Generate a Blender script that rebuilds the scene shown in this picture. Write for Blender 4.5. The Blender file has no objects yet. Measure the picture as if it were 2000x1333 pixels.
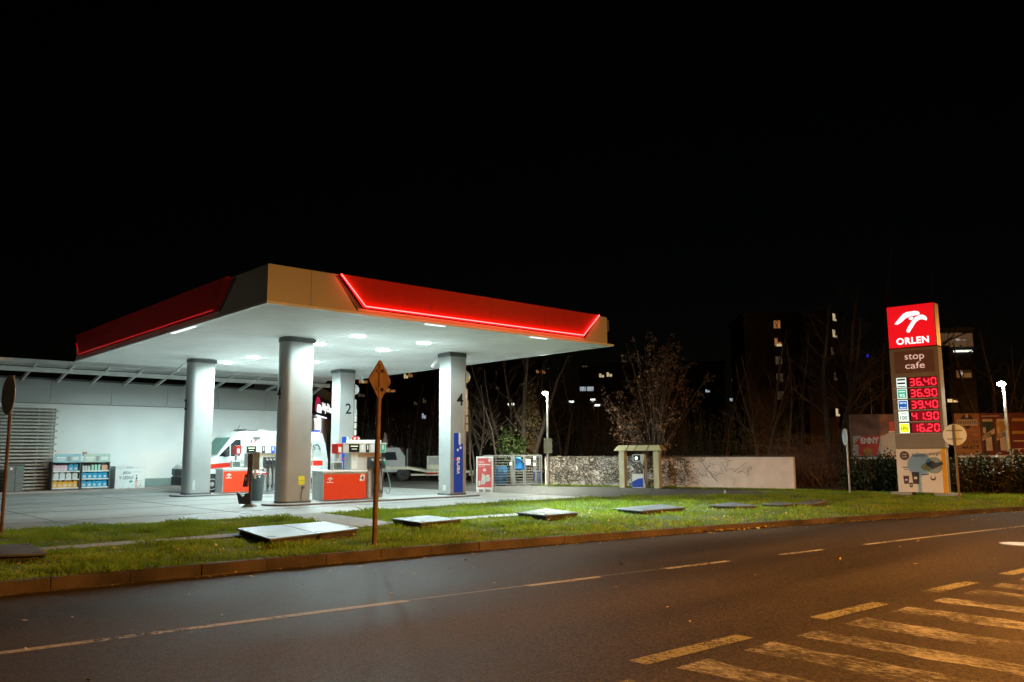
import bpy, bmesh, math, random
import numpy as np
from mathutils import Vector, Matrix

SC = bpy.context.scene
COL = SC.collection
PI = math.pi
def rad(d): return math.radians(d)

# ------------------------------------------------------------------ camera, sky, exposure
FPX, PITCH, ROLL, YAW, EYE = 1596.887, 0.1353114, -0.0060372, 0.8337776, 1.6
_cp, _sp, _cy, _sy = math.cos(PITCH), math.sin(PITCH), math.cos(YAW), math.sin(YAW)
FWD = Vector((_cy * _cp, _sy * _cp, _sp))
_r = Vector((_sy, -_cy, 0)); _u = _r.cross(FWD)
RGT = _r * math.cos(ROLL) + _u * math.sin(ROLL)
UPV = -_r * math.sin(ROLL) + _u * math.cos(ROLL)
cam_d = bpy.data.cameras.new('camera')
cam_d.sensor_fit = 'HORIZONTAL'; cam_d.sensor_width = 36.0
cam_d.lens = FPX / 2000 * 36.0
cam_d.clip_start = 0.1; cam_d.clip_end = 2000
cam = bpy.data.objects.new('camera', cam_d); COL.objects.link(cam)
m = Matrix.Identity(4)
for i in range(3):
    m[i][0], m[i][1], m[i][2] = RGT[i], UPV[i], -FWD[i]
m[0][3], m[1][3], m[2][3] = 0, 0, EYE
cam.matrix_world = m
SC.camera = cam

SC.view_settings.view_transform = 'Standard'
SC.view_settings.look = 'None'
SC.view_settings.exposure = 0.22
SC.view_settings.gamma = 1.0

world = bpy.data.worlds.new('World'); SC.world = world
world.use_nodes = True
wn = world.node_tree
bg = wn.nodes['Background']
sky = wn.nodes.new('ShaderNodeTexSky'); sky.sky_type = 'NISHITA'
sky.sun_disc = False; sky.sun_elevation = rad(-4); sky.sun_rotation = rad(60)
wn.links.new(sky.outputs[0], bg.inputs[0])
bg.inputs[1].default_value = 0.006

# measured points: the photograph's own pixels cast onto a known plane of the place
def ray(x, y): return FWD * FPX + RGT * (x - 1000) - UPV * (y - 666.5)
def G(x, y, z=0.0):
    d = ray(x, y); t = (z - EYE) / d.z
    return Vector((0, 0, EYE)) + d * t
def onV(x, y, v):
    d = ray(x, y); return Vector((0, 0, EYE)) + d * (v / d.y)
def onU(x, y, u):
    d = ray(x, y); return Vector((0, 0, EYE)) + d * (u / d.x)
def atD(x, y, dist):
    d = ray(x, y); return Vector((0, 0, EYE)) + d * (dist / math.hypot(d.x, d.y))

# ------------------------------------------------------------------ materials
def _nodes(name):
    mt = bpy.data.materials.new(name); mt.use_nodes = True
    nt = mt.node_tree
    return mt, nt, nt.nodes['Principled BSDF']

def pm(name, col, rough=0.55, metal=0.0, var=0.12, scale=4.0, bump=0.0, bscale=60.0, spec=0.5, rvar=0.0):
    mt, nt, p = _nodes(name)
    L = nt.links
    tc = nt.nodes.new('ShaderNodeTexCoord')
    n = nt.nodes.new('ShaderNodeTexNoise'); n.inputs['Scale'].default_value = scale
    n.inputs['Detail'].default_value = 6
    L.new(tc.outputs['Object'], n.inputs['Vector'])
    r = nt.nodes.new('ShaderNodeValToRGB')
    r.color_ramp.elements[0].position = 0.3; r.color_ramp.elements[1].position = 0.7
    r.color_ramp.elements[0].color = tuple(c * (1 - var) for c in col) + (1,)
    r.color_ramp.elements[1].color = tuple(min(1, c * (1 + var)) for c in col) + (1,)
    L.new(n.outputs['Fac'], r.inputs['Fac']); L.new(r.outputs['Color'], p.inputs['Base Color'])
    p.inputs['Roughness'].default_value = rough
    p.inputs['Metallic'].default_value = metal
    p.inputs['Specular IOR Level'].default_value = spec
    if rvar:
        mr = nt.nodes.new('ShaderNodeMapRange')
        mr.inputs['To Min'].default_value = max(0.03, rough - rvar); mr.inputs['To Max'].default_value = min(1, rough + rvar)
        L.new(n.outputs['Fac'], mr.inputs['Value']); L.new(mr.outputs[0], p.inputs['Roughness'])
    if bump:
        n2 = nt.nodes.new('ShaderNodeTexNoise'); n2.inputs['Scale'].default_value = bscale
        n2.inputs['Detail'].default_value = 4
        L.new(tc.outputs['Object'], n2.inputs['Vector'])
        b = nt.nodes.new('ShaderNodeBump'); b.inputs['Strength'].default_value = bump; b.inputs['Distance'].default_value = 0.02
        L.new(n2.outputs['Fac'], b.inputs['Height']); L.new(b.outputs['Normal'], p.inputs['Normal'])
    return mt

def em(name, col, strength, base=None):
    mt, nt, p = _nodes(name)
    p.inputs['Base Color'].default_value = (base or col) + (1,)
    p.inputs['Emission Color'].default_value = col + (1,)
    p.inputs['Emission Strength'].default_value = strength
    p.inputs['Roughness'].default_value = 0.4
    return mt

M = {}
M['white'] = pm('white_paint', (0.78, 0.80, 0.79), 0.35, var=0.04)
M['column'] = pm('column_cladding', (0.36, 0.37, 0.365), 0.42, var=0.10, scale=1.2, metal=0.2)
M['grey'] = pm('grey_metal', (0.33, 0.34, 0.34), 0.45, var=0.08)
M['lgrey'] = pm('light_grey_metal', (0.55, 0.56, 0.55), 0.45, var=0.06)
M['dgrey'] = pm('dark_grey_metal', (0.10, 0.11, 0.11), 0.5, var=0.15)
M['black'] = pm('black_plastic', (0.018, 0.018, 0.02), 0.5, var=0.2)
M['numeral'] = pm('numeral_black', (0.012, 0.012, 0.013), 0.8, var=0.1, spec=.1)
M['rubber'] = pm('rubber', (0.02, 0.02, 0.021), 0.8, var=0.25)
M['beige'] = pm('fascia_beige', (0.52, 0.47, 0.40), 0.45, var=0.05, scale=1.0)
M['red'] = pm('red_panel', (0.62, 0.022, 0.018), 0.3, var=0.06)
M['orangered'] = pm('red_orange_panel', (0.78, 0.055, 0.012), 0.32, var=0.05)
M['blue'] = pm('blue_panel', (0.012, 0.06, 0.48), 0.35, var=0.08)
M['green'] = pm('green_panel', (0.02, 0.36, 0.22), 0.4, var=0.08)
M['tan'] = pm('tan_panel', (0.45, 0.36, 0.26), 0.5)
M['olive'] = pm('olive_box', (0.27, 0.27, 0.19), 0.55)
M['rust'] = pm('rusty_steel', (0.145, 0.075, 0.036), 0.55, var=0.35, scale=6, bump=0.2)
M['signback'] = pm('sign_back', (0.30, 0.24, 0.17), 0.42, var=0.15, scale=3, metal=0.3)
M['signgrey'] = pm('galvanised_sign_back', (0.80, 0.86, 0.92), 0.45, var=0.06, scale=6)
M['galv'] = pm('galvanised_steel', (0.45, 0.46, 0.46), 0.42, metal=0.5, var=0.15, scale=8)
M['yellow'] = pm('yellow_label', (0.75, 0.68, 0.04), 0.5)
M['wallwhite'] = pm('render_wall', (0.86, 0.88, 0.87), 0.7, var=0.05, scale=0.7, bump=0.06, bscale=90)
M['panelgrey'] = pm('cladding_panel', (0.50, 0.53, 0.53), 0.45, var=0.05, scale=0.6)
M['plinth'] = pm('plinth_paint', (0.24, 0.33, 0.31), 0.6, var=0.08)
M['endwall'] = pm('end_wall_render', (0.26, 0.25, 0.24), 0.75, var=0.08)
M['slat'] = pm('wooden_slat', (0.46, 0.43, 0.37), 0.6, var=0.16, scale=8)
M['glassdark'] = pm('dark_glass', (0.02, 0.03, 0.032), 0.06, var=0.1, spec=0.8)
M['glassgreen'] = pm('windscreen_glass', (0.16, 0.30, 0.26), 0.08, var=0.15, scale=1.5, spec=0.8)
M['vanwhite'] = pm('van_paint', (0.66, 0.70, 0.69), 0.25, var=0.03)
M['vanred'] = pm('van_stripe', (0.75, 0.035, 0.015), 0.3, var=0.05)
M['kerb'] = pm('kerb_concrete', (0.058, 0.040, 0.030), 0.85, var=0.7, scale=1.3, bump=0.4, bscale=40)
M['slab'] = pm('hatch_plate', (0.115, 0.12, 0.125), 0.5, var=0.28, scale=2.0, bump=0.12, bscale=30)
M['slabside'] = pm('hatch_side', (0.05, 0.045, 0.04), 0.8, var=0.3)
M['path'] = pm('paving', (0.30, 0.29, 0.27), 0.85, var=0.25, scale=5, bump=0.3)
M['island'] = pm('island_concrete', (0.42, 0.43, 0.42), 0.75, var=0.12, scale=3, bump=0.2)
M['islandedge'] = pm('island_edge', (0.16, 0.16, 0.155), 0.75, var=0.2, scale=3)
M['stucco'] = pm('boundary_wall_plaster', (0.74, 0.63, 0.57), 0.85, var=0.12, scale=1.8, bump=0.25, bscale=40)
M['kiosk'] = pm('kiosk_render', (0.56, 0.53, 0.36), 0.75, var=0.1, scale=3)
M['bark'] = pm('bark', (0.085, 0.062, 0.045), 0.9, var=0.35, scale=7)
M['twig'] = pm('twig', (0.07, 0.05, 0.038), 0.9, var=0.3)
M['ivystem'] = pm('ivy_stem', (0.045, 0.030, 0.022), 0.9, var=0.4, scale=5)
M['leafred'] = pm('autumn_leaf', (0.20, 0.115, 0.065), 0.6, var=0.5, scale=3)
M['leafgreen'] = pm('hedge_leaf', (0.028, 0.034, 0.015), 0.7, var=0.5, scale=3, spec=.2)
M['leafivy'] = pm('ivy_leaf', (0.16, 0.11, 0.05), 0.6, var=0.5, scale=3)
M['leaffallen'] = pm('fallen_leaf', (0.42, 0.28, 0.06), 0.7, var=0.55, scale=2)
M['concretefar'] = pm('far_panel_wall', (0.14, 0.10, 0.075), 0.9, var=0.15, scale=0.3)
M['thicket'] = pm('bramble_stem', (0.11, 0.055, 0.035), 0.9, var=0.4)
M['soil'] = pm('soil', (0.05, 0.042, 0.03), 0.95, var=0.4, scale=1.2, bump=0.4, bscale=14)
M['paint'] = None
M['lamp_cold'] = em('lamp_lens', (0.90, 1.0, 0.97), 22.0)
M['lamp_street'] = em('street_lens', (0.93, 1.0, 0.80), 40.0)
M['lamp_sodium'] = em('sodium_lens', (1.0, 0.5, 0.12), 30.0)
M['led_red'] = em('led_tube', (1.0, 0.02, 0.03), 12.0)
M['led_core'] = em('led_core', (1.0, 0.16, 0.08), 5.0)
M['led_dim'] = em('led_tube_edge', (1.0, 0.01, 0.02), 0.3)
M['sign_red'] = em('sign_red_light', (0.80, 0.006, 0.012), 0.72)
M['sign_white'] = em('sign_white_light', (0.80, 0.93, 1.0), 1.0)
M['digit'] = em('digit_light', (1.0, 0.03, 0.06), 1.15)
M['digit_glow'] = em('digit_board', (0.30, 0.0, 0.012), 0.35)
M['cafe_text'] = em('cafe_lettering', (0.75, 0.50, 0.44), 0.75)
M['tag_white'] = em('tag_white', (0.72, 0.92, 0.90), 0.85)
M['tag_green'] = em('tag_green', (0.02, 0.40, 0.26), 0.75)
M['tag_blue'] = em('tag_blue', (0.01, 0.10, 0.42), 0.8)
M['tag_yellow'] = em('tag_yellow', (0.76, 0.90, 0.02), 0.95)
M['win_warm'] = em('lit_window_warm', (1.0, 0.80, 0.45), 0.42)
M['win_orange'] = em('lit_window_orange', (0.9, 0.35, 0.10), 0.25)
M['win_cold'] = em('lit_window_cold', (0.75, 0.88, 1.0), 0.35)
M['win_dim'] = em('lit_window_dim', (0.7, 0.5, 0.3), 0.05)
M['shopsign'] = em('shop_sign_white', (1.0, 0.98, 1.0), 1.2)
M['shopsign_red'] = em('shop_sign_red', (0.55, 0.02, 0.08), .6)
M['shopwin'] = em('shop_window_light', (1.0, 0.93, 0.75), 0.62)
M['tail'] = pm('tail_lamp', (0.45, 0.01, 0.015), 0.2)

# ------------------------------------------------------------------ mesh builder
def FR(o=(0, 0, 0), ex=(1, 0, 0), ey=(0, 1, 0), ez=(0, 0, 1)):
    return (Vector(o), Vector(ex), Vector(ey), Vector(ez))
ID = FR()
def pt(fr, x, y, z=0.0): return fr[0] + fr[1] * x + fr[2] * y + fr[3] * z

_textcache = {}
def text_geo(s, bold=0.0, shear=0.0, space=1.0):
    k = (s, bold, shear, space)
    if k in _textcache: return _textcache[k]
    c = bpy.data.curves.new('t', 'FONT'); c.body = s
    c.size = 1.0; c.offset = bold; c.shear = shear; c.resolution_u = 3
    c.space_character = space
    o = bpy.data.objects.new('t', c); COL.objects.link(o)
    dg = bpy.context.evaluated_depsgraph_get(); dg.update()
    me = bpy.data.meshes.new_from_object(o.evaluated_get(dg))
    vs = [(v.co.x, v.co.y) for v in me.vertices]
    fs = [tuple(p.vertices) for p in me.polygons]
    bpy.data.objects.remove(o); bpy.data.curves.remove(c); bpy.data.meshes.remove(me)
    xs = [v[0] for v in vs]; ys = [v[1] for v in vs]
    x0, x1, y0, y1 = min(xs), max(xs), min(ys), max(ys)
    vs = [((x - x0), (y - y0)) for x, y in vs]
    _textcache[k] = (vs, fs, x1 - x0, y1 - y0)
    return _textcache[k]

class MB:
    def __init__(s): s.v = []; s.f = []; s.m = []
    def add(s, vs, fs, m=0):
        b = len(s.v); s.v += [tuple(v) for v in vs]
        for f in fs: s.f.append(tuple(i + b for i in f)); s.m.append(m)
        return s
    def box(s, x0, x1, y0, y1, z0, z1, m=0, fr=ID):
        c = [pt(fr, x, y, z) for z in (z0, z1) for y in (y0, y1) for x in (x0, x1)]
        return s.add(c, [(0, 2, 3, 1), (4, 5, 7, 6), (0, 1, 5, 4), (2, 6, 7, 3), (0, 4, 6, 2), (1, 3, 7, 5)], m)
    def prism(s, poly, d0, d1, m=0, fr=ID, ms=None):
        n = len(poly)
        a = sum(poly[i][0] * poly[(i + 1) % n][1] - poly[(i + 1) % n][0] * poly[i][1] for i in range(n))
        if a < 0: poly = poly[::-1]
        vs = [pt(fr, x, y, d0) for x, y in poly] + [pt(fr, x, y, d1) for x, y in poly]
        s.add(vs, [tuple(range(n))[::-1], tuple(range(n, 2 * n))], m)
        b = len(s.v) - 2 * n
        for i in range(n):
            j = (i + 1) % n
            s.f.append((b + i, b + j, b + n + j, b + n + i)); s.m.append(m if ms is None else ms)
        return s
    def quad(s, pts, m=0): return s.add(pts, [tuple(range(len(pts)))], m)
    def tube(s, pts, r, n=8, m=0, caps=True):
        pts = [Vector(p) for p in pts]
        rs = r if isinstance(r, (list, tuple)) else [r] * len(pts)
        b = len(s.v); k = len(pts)
        for i, p in enumerate(pts):
            t = (pts[min(i + 1, k - 1)] - pts[max(i - 1, 0)])
            if t.length < 1e-9: t = Vector((0, 0, 1))
            t.normalize()
            a = Vector((0, 0, 1)) if abs(t.z) < 0.9 else Vector((1, 0, 0))
            e1 = t.cross(a).normalized(); e2 = t.cross(e1)
            for j in range(n):
                an = 2 * PI * j / n
                s.v.append(tuple(p + e1 * (rs[i] * math.cos(an)) + e2 * (rs[i] * math.sin(an))))
        for i in range(k - 1):
            for j in range(n):
                q = (j + 1) % n
                s.f.append((b + i * n + j, b + i * n + q, b + (i + 1) * n + q, b + (i + 1) * n + j)); s.m.append(m)
        if caps:
            s.f.append(tuple(b + j for j in range(n))[::-1]); s.m.append(m)
            s.f.append(tuple(b + (k - 1) * n + j for j in range(n))); s.m.append(m)
        return s
    def lathe(s, prof, c=(0, 0, 0), n=16, m=0, fr=ID):
        b = len(s.v); k = len(prof)
        for r, z in prof:
            for j in range(n):
                an = 2 * PI * j / n
                s.v.append(tuple(pt(fr, c[0] + r * math.cos(an), c[1] + r * math.sin(an), c[2] + z)))
        for i in range(k - 1):
            for j in range(n):
                q = (j + 1) % n
                s.f.append((b + i * n + j, b + i * n + q, b + (i + 1) * n + q, b + (i + 1) * n + j)); s.m.append(m)
        s.f.append(tuple(b + j for j in range(n))[::-1]); s.m.append(m)
        s.f.append(tuple(b + (k - 1) * n + j for j in range(n))); s.m.append(m)
        return s
    def text(s, t, fr, x, y, h=None, w=None, d=0.003, m=0, bold=0.0, shear=0.0, align='L', rot=0.0, d0=0.0005, space=1.0):
        vs, fs, W, H = text_geo(t, bold, shear, space)
        sy = (h / H) if h else (w / W); sx = (w / W) if w else sy
        ox = -W * sx / 2 if align == 'C' else (-W * sx if align == 'R' else 0)
        cr, sr = math.cos(rot), math.sin(rot)
        P = []
        for a, b in vs:
            px, py = a * sx + ox, b * sy
            P.append((x + px * cr - py * sr, y + px * sr + py * cr))
        s.add([pt(fr, a, b, d) for a, b in P], fs, m)
        return s
    def build(s, name, mats, parent=None, smooth=False, bevel=0.0):
        me = bpy.data.meshes.new(name)
        me.from_pydata(s.v, [], s.f)
        mats = mats if isinstance(mats, (list, tuple)) else [mats]
        for q in mats: me.materials.append(M[q] if isinstance(q, str) else q)
        if len(mats) > 1: me.polygons.foreach_set('material_index', s.m)
        if smooth: me.polygons.foreach_set('use_smooth', [True] * len(me.polygons))
        me.update()
        o = bpy.data.objects.new(name, me); COL.objects.link(o)
        if parent: o.parent = parent
        if bevel:
            bv = o.modifiers.new('bevel', 'BEVEL'); bv.width = bevel; bv.segments = 2
            bv.limit_method = 'ANGLE'; bv.angle_limit = rad(40)
        if smooth:
            try:
                with bpy.context.temp_override(object=o, active_object=o, selected_objects=[o], selected_editable_objects=[o]):
                    bpy.ops.object.shade_smooth_by_angle(angle=rad(45))
            except Exception: pass
        return o

def tag(o, label=None, cat=None, group=None, kind=None):
    if label: o['label'] = label
    if cat: o['category'] = cat
    if group: o['group'] = group
    if kind: o['kind'] = kind
    return o
def thing(name, label, cat, loc=(0, 0, 0), rz=0.0, group=None):
    o = bpy.data.objects.new(name, None); COL.objects.link(o)
    o.location = loc; o.rotation_euler = (0, 0, rz); o.empty_display_size = 0.2
    return tag(o, label, cat, group)
def copy_thing(o, loc, rz=None, label=None, scale=None):
    c = o.copy(); COL.objects.link(c); c.location = loc
    if rz is not None: c.rotation_euler = (0, 0, rz)
    if scale: c.scale = scale
    if label: c['label'] = label
    for ch in o.children:
        d = ch.copy(); COL.objects.link(d); d.parent = c
        for g in ch.children:
            e = g.copy(); COL.objects.link(e); e.parent = d
    return c
def area_lamp(name, loc, size, power, col, direction=(0, 0, -1), parent=None, spread=180):
    l = bpy.data.lights.new(name, 'AREA'); l.shape = 'DISK'; l.size = size; l.energy = power; l.color = col
    l.spread = rad(spread)
    o = bpy.data.objects.new(name, l); COL.objects.link(o); o.location = loc
    o.rotation_euler = Vector(direction).to_track_quat('-Z', 'Y').to_euler()
    if parent: o.parent = parent
    return o
def spot_lamp(name, loc, r, power, col, angle=172, parent=None):
    l = bpy.data.lights.new(name, 'SPOT'); l.shadow_soft_size = r; l.energy = power; l.color = col
    l.spot_size = rad(angle); l.spot_blend = 0.12
    o = bpy.data.objects.new(name, l); COL.objects.link(o); o.location = loc
    if parent: o.parent = parent
    return o
def wide_lamp(name, loc, r, power, col, parent=None):
    """a recessed forecourt fitting: wide photometry that peaks sideways and cuts off towards the horizontal"""
    l = bpy.data.lights.new(name, 'POINT'); l.shadow_soft_size = r; l.energy = power; l.color = col
    l.use_nodes = True; nt = l.node_tree; e = nt.nodes['Emission']
    tc = nt.nodes.new('ShaderNodeTexCoord'); sx = nt.nodes.new('ShaderNodeSeparateXYZ'); nt.links.new(tc.outputs['Normal'], sx.inputs[0])
    ng = nt.nodes.new('ShaderNodeMath'); ng.operation = 'MULTIPLY'; ng.inputs[1].default_value = -1; nt.links.new(sx.outputs['Z'], ng.inputs[0])
    mr = nt.nodes.new('ShaderNodeMapRange'); mr.interpolation_type = 'SMOOTHSTEP'
    mr.inputs['From Min'].default_value = 0.02; mr.inputs['From Max'].default_value = 0.36; nt.links.new(ng.outputs[0], mr.inputs['Value'])
    ad = nt.nodes.new('ShaderNodeMath'); ad.operation = 'ADD'; ad.inputs[1].default_value = 0.34; ad.use_clamp = False; nt.links.new(ng.outputs[0], ad.inputs[0])
    mx = nt.nodes.new('ShaderNodeMath'); mx.operation = 'MAXIMUM'; mx.inputs[1].default_value = 0.34; nt.links.new(ad.outputs[0], mx.inputs[0])
    dv = nt.nodes.new('ShaderNodeMath'); dv.operation = 'DIVIDE'; nt.links.new(mr.outputs[0], dv.inputs[0]); nt.links.new(mx.outputs[0], dv.inputs[1])
    nt.links.new(dv.outputs[0], e.inputs['Strength'])
    o = bpy.data.objects.new(name, l); COL.objects.link(o); o.location = loc
    if parent: o.parent = parent
    return o
def point_lamp(name, loc, r, power, col, parent=None):
    l = bpy.data.lights.new(name, 'POINT'); l.shadow_soft_size = r; l.energy = power; l.color = col
    o = bpy.data.objects.new(name, l); COL.objects.link(o); o.location = loc
    if parent: o.parent = parent
    return o
# ------------------------------------------------------------------ ground, road, kerb, markings
KU = np.array([-14, -5, 2.43, 4.7, 7.55, 11.43, 14.8, 17.85, 21.3, 28, 40.0]); KV = np.array([12.9, 12.8, 12.58, 12.44, 12.19, 11.85, 11.32, 10.64, 9.76, 8.1, 4.4])
kp = np.polyfit(KU, KV, 4)
def kerb(u): return float(np.polyval(kp, u))
LU = np.array([-8, 1.77, 3.58, 5.93, 7.84, 9.14, 10.5, 12, 13.3, 14.5, 15.9, 22.2, 36]); LV = np.array([9.25, 9.0, 8.78, 8.5, 8.4, 8.2, 8.1, 7.85, 7.74, 7.5, 7.42, 6.5, 3.6])
lp = np.polyfit(LU, LV, 4)
def lane(u): return float(np.polyval(lp, u))
NU = np.array([-6, 5.72, 7.27, 8.59, 9.98, 11.17, 12.42, 13.57, 15, 30]); NV = np.array([5.1, 4.75, 4.66, 4.57, 4.46, 4.4, 4.31, 4.27, 4.15, 2.0])
npf = np.polyfit(NU, NV, 3)
def near(u): return float(np.polyval(npf, u))
RZ = -0.2

def asphalt(name, base, alt, rough, spec, fine=160.0, tracks=True, patch=0.25):
    mt, nt, p = _nodes(name); L = nt.links
    tc = nt.nodes.new('ShaderNodeTexCoord')
    n1 = nt.nodes.new('ShaderNodeTexNoise'); n1.inputs['Scale'].default_value = fine; n1.inputs['Detail'].default_value = 3
    n2 = nt.nodes.new('ShaderNodeTexNoise'); n2.inputs['Scale'].default_value = patch; n2.inputs['Detail'].default_value = 7
    mp = nt.nodes.new('ShaderNodeMapping'); mp.inputs['Scale'].default_value = (0.25, 1.6, 1)
    L.new(tc.outputs['Object'], mp.inputs['Vector']); L.new(mp.outputs[0], n2.inputs['Vector'])
    for n in (n1,): L.new(tc.outputs['Object'], n.inputs['Vector'])
    r = nt.nodes.new('ShaderNodeValToRGB')
    r.color_ramp.elements[0].position = 0.37; r.color_ramp.elements[1].position = 0.63
    r.color_ramp.elements[0].color = base + (1,); r.color_ramp.elements[1].color = alt + (1,)
    mx = nt.nodes.new('ShaderNodeMath'); mx.operation = 'MULTIPLY_ADD'; mx.inputs[1].default_value = 0.55
    sb = nt.nodes.new('ShaderNodeMath'); sb.operation = 'MULTIPLY'; sb.inputs[1].default_value = 0.45
    L.new(n2.outputs['Fac'], sb.inputs[0]); L.new(n1.outputs['Fac'], mx.inputs[0]); L.new(sb.outputs[0], mx.inputs[2])
    L.new(mx.outputs[0], r.inputs['Fac']); L.new(r.outputs['Color'], p.inputs['Base Color'])
    mr = nt.nodes.new('ShaderNodeMapRange'); mr.inputs['From Min'].default_value = 0.3; mr.inputs['From Max'].default_value = 0.7
    mr.inputs['To Min'].default_value = rough - 0.1; mr.inputs['To Max'].default_value = rough + 0.12
    L.new(n2.outputs['Fac'], mr.inputs['Value']); L.new(mr.outputs[0], p.inputs['Roughness'])
    p.inputs['Specular IOR Level'].default_value = spec
    n4 = nt.nodes.new('ShaderNodeTexNoise'); n4.inputs['Scale'].default_value = fine * 1.6; n4.inputs['Detail'].default_value = 5; n4.inputs['Roughness'].default_value = 0.7
    L.new(tc.outputs['Object'], n4.inputs['Vector'])
    b = nt.nodes.new('ShaderNodeBump'); b.inputs['Strength'].default_value = 0.8; b.inputs['Distance'].default_value = 0.014
    L.new(n4.outputs['Fac'], b.inputs['Height']); L.new(b.outputs['Normal'], p.inputs['Normal'])
    return mt
M['road'] = asphalt('road_asphalt', (0.005, 0.0037, 0.0028), (0.080, 0.061, 0.045), 0.64, 0.11, fine=42)
M['fore'] = asphalt('forecourt_paving', (0.29, 0.295, 0.29), (0.46, 0.465, 0.46), 0.55, 0.4, fine=40, patch=0.35)
M['drive'] = asphalt('drive_asphalt', (0.07, 0.07, 0.068), (0.13, 0.13, 0.125), 0.6, 0.4, fine=60)

def worn(name, col, thr, scale=9.0, stretch=(1, 1, 1), soft=0.05):
    mt, nt, p = _nodes(name); L = nt.links
    tc = nt.nodes.new('ShaderNodeTexCoord')
    mp = nt.nodes.new('ShaderNodeMapping'); mp.inputs['Scale'].default_value = stretch
    L.new(tc.outputs['Object'], mp.inputs['Vector'])
    n = nt.nodes.new('ShaderNodeTexNoise'); n.inputs['Scale'].default_value = scale; n.inputs['Detail'].default_value = 10; n.inputs['Roughness'].default_value = 0.78
    L.new(mp.outputs[0], n.inputs['Vector'])
    n2 = nt.nodes.new('ShaderNodeTexNoise'); n2.inputs['Scale'].default_value = 1.1; n2.inputs['Detail'].default_value = 4
    L.new(tc.outputs['Object'], n2.inputs['Vector'])
    am = nt.nodes.new('ShaderNodeMath'); am.operation = 'MULTIPLY_ADD'; am.inputs[1].default_value = 0.55
    L.new(n2.outputs['Fac'], am.inputs[0]); L.new(n.outputs['Fac'], am.inputs[2])
    mr = nt.nodes.new('ShaderNodeMapRange'); mr.inputs['From Min'].default_value = thr + .275 - soft; mr.inputs['From Max'].default_value = thr + .275 + soft
    L.new(am.outputs[0], mr.inputs['Value'])
    p.inputs['Base Color'].default_value = col + (1,); p.inputs['Roughness'].default_value = 0.7; p.inputs['Specular IOR Level'].default_value = 0.2
    tr = nt.nodes.new('ShaderNodeBsdfTransparent'); mx = nt.nodes.new('ShaderNodeMixShader')
    L.new(mr.outputs[0], mx.inputs[0]); L.new(tr.outputs[0], mx.inputs[1]); L.new(p.outputs[0], mx.inputs[2])
    L.new(mx.outputs[0], nt.nodes['Material Output'].inputs['Surface'])
    return mt
M['line'] = worn('line_paint', (0.30, 0.28, 0.24), 0.42, 16)
M['stripe'] = worn('worn_stripe_paint', (0.19, 0.175, 0.16), 0.525, 12, (1.6, 0.8, 1), 0.10)
M['neardash'] = worn('near_line_paint', (0.15, 0.135, 0.085), 0.44, 22, (1, 1, 1), 0.08)

g_ = MB(); g_.quad([(-400, -400, -0.26), (500, -400, -0.26), (500, 500, -0.26), (-400, 500, -0.26)])
tag(g_.build('ground', 'soil'), kind='structure')
us = list(np.linspace(-14, 40, 82))
rd = MB()
for a, b in zip(us[:-1], us[1:]):
    rd.quad([(a, -14, RZ), (b, -14, RZ), (b, kerb(b), RZ), (a, kerb(a), RZ)])
rd.quad([(40, -14, RZ), (90, -14, RZ), (90, kerb(40) - 22, RZ), (40, kerb(40), RZ)])
tag(rd.build('road', 'road'), kind='structure')

def ribbon(mb, f, u0, u1, w, z, off=0.0, n=None, m=0, jag=0.0, rnd=None):
    n = n or max(2, int((u1 - u0) / 0.4) + 1)
    uu = np.linspace(u0, u1, n)
    for a, b in zip(uu[:-1], uu[1:]):
        va, vb = f(a) + off, f(b) + off
        mb.quad([(a, va - w / 2, z), (b, vb - w / 2, z), (b, vb + w / 2, z), (a, va + w / 2, z)], m)
lm = MB()
ribbon(lm, lane, -8, 6.0, 0.13, RZ + 0.003)
ribbon(lm, lane, 6.0, 7.84, 0.035, RZ + 0.003, off=0.02)
for a, b in ((7.84, 9.14), (10.5, 11.95), (13.3, 14.5), (15.85, 34)): ribbon(lm, lane, a, b, 0.12, RZ + 0.003)
ribbon(lm, lane, 9.14, 10.5, 0.018, RZ + 0.003, off=0.03)
tag(lm.build('lane_marking', 'line'), kind='structure')
nd = MB()
for a, b in ((1.9, 3.4), (5.72, 7.27), (8.59, 9.98), (11.17, 12.42), (13.5, 15.0), (16.3, 17.6)): ribbon(nd, near, a, b, 0.2, RZ + 0.003)
tag(nd.build('bay_line', 'neardash'), kind='structure')
rs = random.Random(5)
st = MB()
for k, u in enumerate((5.05, 6.05, 7.02, 7.84, 8.76, 9.76, 10.7, 11.58, 12.38, 13.25, 14.1, 15.0)):
    w = 0.44 if k % 3 else 0.36
    v1 = near(u) - 0.32
    N = 26; prevl = prevr = None
    for i in range(N + 1):
        v = v1 - 6.5 * i / N
        du = -0.03 * (v1 - v)
        l = (u + du - w / 2 + rs.uniform(-.045, .045), v, RZ + 0.003); r = (u + du + w / 2 + rs.uniform(-.045, .045), v, RZ + 0.003)
        if prevl: st.quad([l, r, prevr, prevl])
        prevl, prevr = l, r
tag(st.build('hatching', 'stripe'), kind='structure')
sm = MB()
ribbon(sm, kerb, -12, 40, 0.10, RZ + 0.003, off=-0.06)  # pale strip paints the light caught on the kerb's lower edge
M['kerb_lit'] = worn('lit_kerb_edge', (0.20, 0.16, 0.12), 0.5, 10)
tag(sm.build('kerb_edge_light', 'kerb_lit'), kind='structure')
# iron cover in the road at the far right
mc = MB(); c = G(1990, 1064, RZ); mc.lathe([(0.33, 0.0), (0.33, 0.012), (0.29, 0.014)], (c.x, c.y, RZ + 0.004), 20)
tag(mc.build('manhole_cover', 'galv'), 'round steel manhole cover set in the road at the right', 'manhole cover')

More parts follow.
